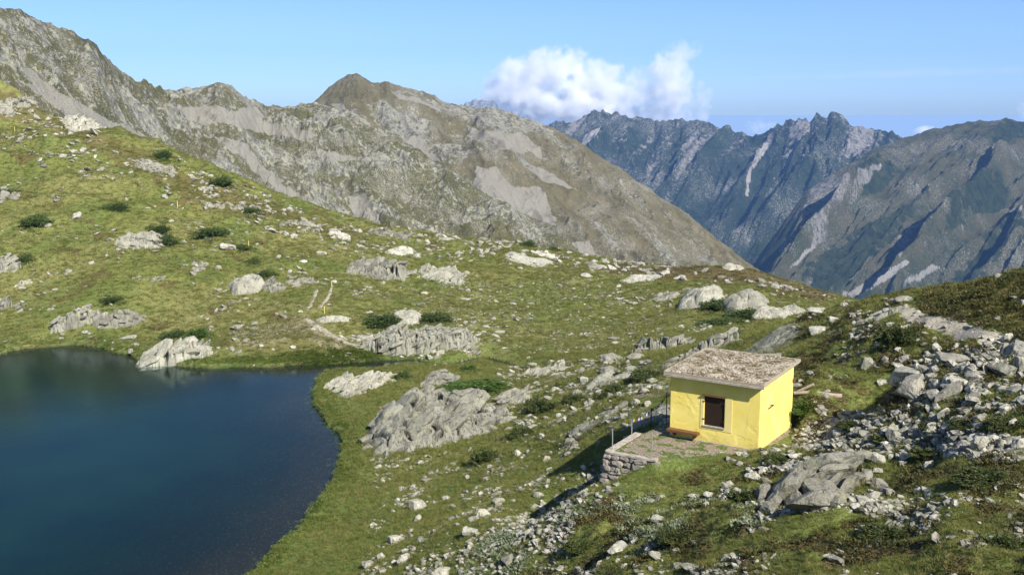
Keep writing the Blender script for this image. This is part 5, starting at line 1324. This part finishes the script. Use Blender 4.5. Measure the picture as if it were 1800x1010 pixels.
SH = [('long dark green shrub on the top of the stream outcrop left of its crown', 672, 578, 66, 28, 'j'), ('dark green shrub on the right flank of the stream outcrop', 760, 570, 54, 24, 'j'),
 ('green shrub on the heathery bank behind the lake rock', 345, 600, 46, 26, 'b'), ('dark green shrub directly behind the lake rock', 306, 596, 44, 18, 'j'),
 ('round green shrub on the ledge above the lake shore', 196, 534, 31, 12, 'j'), ('dark green shrub on the right of the rocky brown knoll', 290, 434, 42, 22, 'j'), ('dark green shrub at the top of the rocky brown knoll', 280, 411, 32, 14, 'j'),
 ('spreading green shrub above the white boulder on the hillside', 370, 419, 50, 18, 'j'), ('small green shrub right of the broad white boulder', 426, 440, 26, 11, 'j'), ('tiny round shrub under the marker stick', 445, 463, 16, 8, 'j'),
 ('green shrub on top of the domed grey outcrop', 467, 489, 28, 16, 'j'), ('dark green shrub beside the low rock on the far left slope', 66, 400, 42, 20, 'j'), ('green shrub on the upper slope right of the white boulder', 204, 372, 36, 15, 'j'),
 ('green shrub near the crest of the left hillside', 440, 376, 26, 12, 'j'), ('dark green shrub below the crest by the brown hump', 392, 330, 34, 17, 'j'), ('dark green shrub on the brown crest of the left hillside', 285, 280, 32, 14, 'j'),
 ('dark shrub at the left edge halfway up the slope', 10, 345, 30, 14, 'j'), ('dark shrub on the slope at the left edge above the grey crag', 40, 462, 24, 12, 'j'),
 ('green shrub right of the flat topped crest outcrop', 928, 434, 22, 12, 'j'), ('green shrub on the crest right of the flat topped outcrop', 973, 440, 14, 8, 'j'),
 ('upper bank of dark green shrub between the two smooth domes', 1268, 546, 58, 24, 'j'), ('lower dark green shrub right of the smooth domed rock', 1306, 562, 56, 22, 'j'), ('long low green shrub under the smooth domed rock', 1268, 572, 62, 16, 'j'), ('green shrub at the right end of the lichened rock face', 1290, 596, 34, 22, 'j'),
 ('dark round shrub, uppermost of three left of the hut', 952, 730, 50, 34, 'r'), ('dark round shrub, middle of three left of the hut', 917, 772, 38, 30, 'r'), ('dark round shrub, lowest of three left of the hut', 854, 819, 46, 38, 'r'),
 ('dark shrub up the slope right of the three round ones', 1010, 711, 34, 22, 'r'), ('small dark shrub up the slope above the three round ones', 984, 683, 20, 13, 'r'), ('dark shrub left of the tilted slab by the hut', 1062, 706, 32, 22, 'r'),
 ('dark shrub above the tilted slab by the hut', 1084, 690, 30, 18, 'r'), ('broad dark shrub below the two grey humps', 1140, 668, 60, 24, 'r'), ('dark shrub left of the pale boulders below the meadow', 1086, 664, 26, 14, 'r'),
 ('long bright green shrub lying on the large slabby outcrop', 840, 692, 104, 28, 'b'), ('green shrub at the upper end of the slabby outcrop', 823, 656, 32, 20, 'b'), ('green shrub between the striped slab and the slabby outcrop', 710, 668, 26, 20, 'j'),
 ('green patch of nettles against the right side of the hut', 1418, 728, 56, 30, 'b'), ('dark low shrub below the right wall of the hut', 1385, 806, 46, 12, 'r'), ('brown green shrub in the shaded hollow by the ridge', 1580, 615, 70, 54, 'r'),
 ('dark shrub under the pale slab of the rubble field', 1640, 760, 40, 20, 'r'), ('dark shrub at the right edge below the rubble field', 1772, 760, 70, 34, 'r'), ('dark shrub in the middle of the stone bank', 1560, 780, 50, 24, 'r'),
 ('dark shrub right of the jagged foreground outcrop', 1508, 828, 30, 20, 'r'), ('dark spreading shrub in the lower right turf', 1556, 952, 84, 40, 'r'), ('dark shrub left of the jagged foreground outcrop', 1312, 886, 60, 40, 'r'),
 ('dark shrub on the heathery slope below the terrace', 1190, 958, 60, 34, 'r'), ('dark shrub on the slope right of the shaded wall', 1020, 972, 50, 30, 'r'), ('dark shrub at the lower right edge of the photo', 1760, 972, 76, 44, 'r'),
 ('dark shrub in front of the stone bank at the right', 1500, 756, 44, 20, 'r'),
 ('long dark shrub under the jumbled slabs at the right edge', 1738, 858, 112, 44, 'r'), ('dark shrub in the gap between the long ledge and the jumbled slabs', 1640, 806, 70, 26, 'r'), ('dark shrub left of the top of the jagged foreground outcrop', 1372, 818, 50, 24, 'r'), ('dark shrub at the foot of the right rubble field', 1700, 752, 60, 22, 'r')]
SHP = []
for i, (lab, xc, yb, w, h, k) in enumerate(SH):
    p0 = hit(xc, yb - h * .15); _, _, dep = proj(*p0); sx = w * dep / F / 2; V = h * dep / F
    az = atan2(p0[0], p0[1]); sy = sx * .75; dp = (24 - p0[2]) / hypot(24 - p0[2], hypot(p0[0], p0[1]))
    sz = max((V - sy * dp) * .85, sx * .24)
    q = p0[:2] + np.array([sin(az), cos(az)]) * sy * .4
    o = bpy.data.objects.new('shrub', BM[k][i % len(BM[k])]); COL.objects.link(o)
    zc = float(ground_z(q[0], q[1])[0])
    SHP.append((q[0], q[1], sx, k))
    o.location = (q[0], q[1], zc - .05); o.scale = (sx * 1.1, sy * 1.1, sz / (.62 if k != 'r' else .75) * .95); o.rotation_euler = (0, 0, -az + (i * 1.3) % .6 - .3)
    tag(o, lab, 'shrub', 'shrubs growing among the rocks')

# ------------------------------------------------------------------ heath, herbs and grass tufts: ground cover
def tuft_proto(seed, nl, leaf, spread, h, thin=.3):
    r = np.random.default_rng(seed)
    a = r.uniform(0, 2 * pi, nl); rr = spread * np.sqrt(r.random(nl)); z0 = h * r.random(nl) * .5 * (1 - rr / spread * .6)
    c = np.stack([rr * np.cos(a), rr * np.sin(a), z0], -1)
    up = np.stack([np.cos(a) * rr / spread * .8 + r.normal(size=nl) * .5, np.sin(a) * rr / spread * .8 + r.normal(size=nl) * .5, r.uniform(.3, 1.2, nl)], -1); up /= np.linalg.norm(up, axis=1)[:, None]
    sd = np.cross(up, r.normal(size=(nl, 3))); sd /= np.linalg.norm(sd, axis=1)[:, None]
    L = leaf * r.uniform(.6, 1.3, nl)[:, None]
    return np.stack([c - sd * L * thin, c + sd * L * thin, c + up * L], 1).reshape(-1, 3), np.arange(nl * 3).reshape(-1, 3)
hp = [tuft_proto(i, 46, .30, 1.0, .8, .34) for i in range(5)]
land = dry_land & (dt < -.2)
for pts_, w_p in PATHS: land &= segdist(GX, GY, [tuple(q) for q in pts_]) > w_p * .5 + .1
hm_ = land & ((heath > .35) | (inpoly(PX, PY, [(1560, 640), (1640, 600), (1850, 580), (1850, 760), (1560, 740)]) & (patch2 > .12))) & (RR > 12) & (RR < 75) & (w_rocky > .4)
n_ = 15000; p_ = scatter(hm_, n_); s_ = .12 + .26 * RNG.random(n_) ** 2
merge('heath', hp, p_, np.stack([s_, s_, s_ * RNG.uniform(.6, 1.1, n_)], -1), heath_m, .1, sink=.55)
mound = land & inpoly(PX, PY, [(1600, 600), (1640, 500), (1850, 420), (1900, 620), (1720, 580)])
n_ = 5200; p_ = scatter(mound, n_, weight=.15 + patch2); s_ = .16 + .26 * RNG.random(n_)
merge('heath', hp, p_, np.stack([s_, s_, s_ * .9], -1), heath_m, .1, sink=.55)
hm2 = land & (heath > .3) & (RR >= 70)
n_ = 7000; p_ = scatter(hm2, n_); s_ = .22 + .35 * RNG.random(n_) ** 2
merge('heath', hp, p_, np.stack([s_, s_, s_ * .6], -1), heath_m, .1, sink=.55)
hm3 = land & inpoly(PX, PY, [(880, 640), (1180, 640), (1180, 760), (1060, 800), (900, 790)])
n_ = 1500; p_ = scatter(hm3, n_, weight=patch2); s_ = .15 + .3 * RNG.random(n_) ** 2
merge('heath', hp, p_, np.stack([s_, s_, s_ * .7], -1), rho, .1, sink=.55)
gp = [tuft_proto(50 + i, 16, .9, .55, .2, .045) for i in range(5)]
gm_ = land & (RR > 16) & (RR < 100) & (inpoly(PX, PY, [(-100, 560), (1900, 430), (1900, 1100), (-100, 1100)])) & (heath < .8)
n_ = 75000; p_ = scatter(gm_, n_, weight=1 / (RR / 50) ** 2); s_ = (.10 + .14 * RNG.random(n_)) * np.clip(np.hypot(p_[:, 0], p_[:, 1]) / 50, .7, 1.6)
merge('grass', gp, p_, np.stack([s_, s_, s_], -1), grass_m, .1, sink=.52)
gm2 = land & (RR >= 95) & (RR < 185) & (heath < .9) & (PX > -150) & (PX < 1500)
rq = np.stack([RNG.uniform(-HL - OV + .05, OV - .05, 1900), RNG.uniform(-OV, HW + OV - .05, 1900)], -1)
rq = rq[fbm(rq[:, 0] * 1.3, rq[:, 1] * 1.3, 0, 402, 3) + RNG.normal(size=len(rq)) * .2 < .05]
rp = np.stack([rq[:, 0], rq[:, 1], WH0 + sl * rq[:, 1] + .16], -1) @ HR.T
s_ = .05 + .05 * RNG.random(len(rq))
mo = merge('roof_moss', hp, rp, np.stack([s_, s_, s_ * .6], -1), leaf_mat('roof_moss_leaf', (.11, .085, .035), (.26, .21, .10)), .1, sink=.55); mo.parent = roof
n_ = 60000; p_ = scatter(gm2, n_); s_ = .22 + .26 * RNG.random(n_)
merge('meadow_grass', gp, p_, np.stack([s_, s_, s_ * .8], -1), grass_m, .1, sink=.55)
bank = land & (dl < 1.1) & (dl > .15)
n_ = 5000; p_ = scatter(bank, n_, weight=1 / (RR / 50)); s_ = .14 + .16 * RNG.random(n_)
merge('shore_grass', hp, p_, np.stack([s_, s_, s_], -1), leaf_mat('shore_leaf', (.05, .085, .015), (.13, .17, .035)), .1, sink=.55)
bk = (bd > -.8) & (bd < 1.2) & land & (dl < 1.7) & (fbm(GX / 1.5, GY / 1.5, 0, 410, 2) > -.25)
n_ = 900; p_ = scatter(bk, n_); s_ = .25 + .25 * RNG.random(n_)
merge('bank_shrubbery', hp, p_, np.stack([s_, s_, s_ * .7], -1), leaf_mat('bank_leaf', (.06, .10, .018), (.15, .20, .035)), .1, sink=.55)
hb_ = land & (inpoly(PX, PY, [(800, 960), (900, 930), (940, 1010), (790, 1010)]) | inpoly(PX, PY, [(1140, 860), (1300, 890), (1330, 960), (1180, 960), (980, 900), (1060, 880)]) | inpoly(PX, PY, [(1260, 900), (1350, 900), (1350, 930), (1240, 930)]))
n_ = 800; p_ = scatter(hb_, n_, weight=patch2); s_ = .13 + .2 * RNG.random(n_)
merge('leafy_herbs', hp, p_, np.stack([s_, s_, s_ * 1.1], -1), herb_m, .1, sink=.55)

# ragged low growth spreading out from under the shrubs
SP_ = []
for (x, y, sx_s, kk) in SHP:
    for _ in range(26):
        a_ = RNG.uniform(0, 2 * pi); r_ = sx_s * RNG.uniform(.75, 1.55); SP_.append((x + r_ * cos(a_), y + r_ * sin(a_)))
SP_ = np.array(SP_); p_ = np.stack([SP_[:, 0], SP_[:, 1], ground_z(SP_[:, 0], SP_[:, 1])], -1); p_ = p_[p_[:, 2] > .1]; n_ = len(p_)
s_ = (.12 + .22 * RNG.random(n_)) * np.clip(np.hypot(p_[:, 0], p_[:, 1]) / 70, .6, 2.0)
merge('low_heath', hp, p_, np.stack([s_, s_, s_ * .8], -1), jun, .1, sink=.55)

# ------------------------------------------------------------------ clouds far behind the ridges
def cloud_mat(name, dens, sc, thr, grad=1.0):
    m = bpy.data.materials.new(name); m.use_nodes = True; t = m.node_tree; n = t.nodes; n.remove(n['Principled BSDF'])
    tc = n.new('ShaderNodeTexCoord'); ln = n.new('ShaderNodeVectorMath'); ln.operation = 'LENGTH'; t.links.new(tc.outputs['Object'], ln.inputs[0])
    ns = n.new('ShaderNodeTexNoise'); ns.inputs['Scale'].default_value = sc / 430.0; ns.inputs['Detail'].default_value = 8; ns.inputs['Roughness'].default_value = .62
    gp_ = n.new('ShaderNodeNewGeometry'); t.links.new(gp_.outputs['Position'], ns.inputs['Vector'])
    def mt(op, a, b_):
        q = n.new('ShaderNodeMath'); q.operation = op
        for i, s in enumerate((a, b_)):
            if isinstance(s, (int, float)): q.inputs[i].default_value = s
            else: t.links.new(s, q.inputs[i])
        return q.outputs[0]
    f = mt('SUBTRACT', 1.0, ln.outputs['Value'])                       # 1 in the middle, 0 at the rim
    d = mt('ADD', mt('MULTIPLY', f, grad), mt('MULTIPLY', mt('SUBTRACT', ns.outputs['Fac'], thr), 4.6))
    cl = n.new('ShaderNodeClamp'); t.links.new(d, cl.inputs[0])
    rim = mt('MINIMUM', mt('MULTIPLY', f, 6.0), 1.0)
    dn = mt('MULTIPLY', mt('MULTIPLY', cl.outputs[0], rim), dens)
    v = n.new('ShaderNodeVolumePrincipled'); v.inputs['Color'].default_value = (1, 1, 1, 1); v.inputs['Anisotropy'].default_value = 0.0
    t.links.new(dn, v.inputs['Density']); t.links.new(v.outputs[0], n['Material Output'].inputs['Volume'])
    m.cycles.homogeneous_volume = False; m.cycles.volume_step_rate = .12
    return m
cm1 = cloud_mat('cloud_vapour', .015, 2.3, .54, 1.15); cm2 = cloud_mat('thin_cloud_vapour', .007, 2.4, .54, .9); cm3 = cloud_mat('veil_vapour', .00022, 1.5, .5, .6)
iv, if_ = ico(3)
CL = [(925, 150, 95, 62, -.45, 0), (985, 118, 52, 40, -.6, 0), (1050, 160, 80, 60, 0, 0), (985, 190, 130, 36, 0, 0), (1175, 150, 46, 70, 0, 0), (1190, 95, 48, 26, -.3, 1), (1140, 165, 70, 55, 0, 1), (1232, 180, 26, 40, 0, 1),
      (1340, 222, 32, 16, 0, 1), (1628, 232, 24, 12, 0, 0), (1806, 196, 26, 20, 0, 1), (1100, 205, 150, 24, 0, 1), (880, 175, 50, 34, -.4, 0), (1015, 100, 26, 20, -.4, 1), (1620, 128, 330, 9, -.03, 2)]
for i, (x, y, rx, ry, rot, k) in enumerate(CL):
    Yc = 11500 + i * 60; c = P(x, y, Yc); s_ = Yc / F
    o = link('cloud', mesh_np('cloud', iv, if_, (cm1, cm2, cm3)[k], True), None, c)
    o.scale = (rx * s_, max(rx, ry) * s_ * .8, ry * s_); o.rotation_euler = (0, rot, 0); tag(o, kind='stuff')
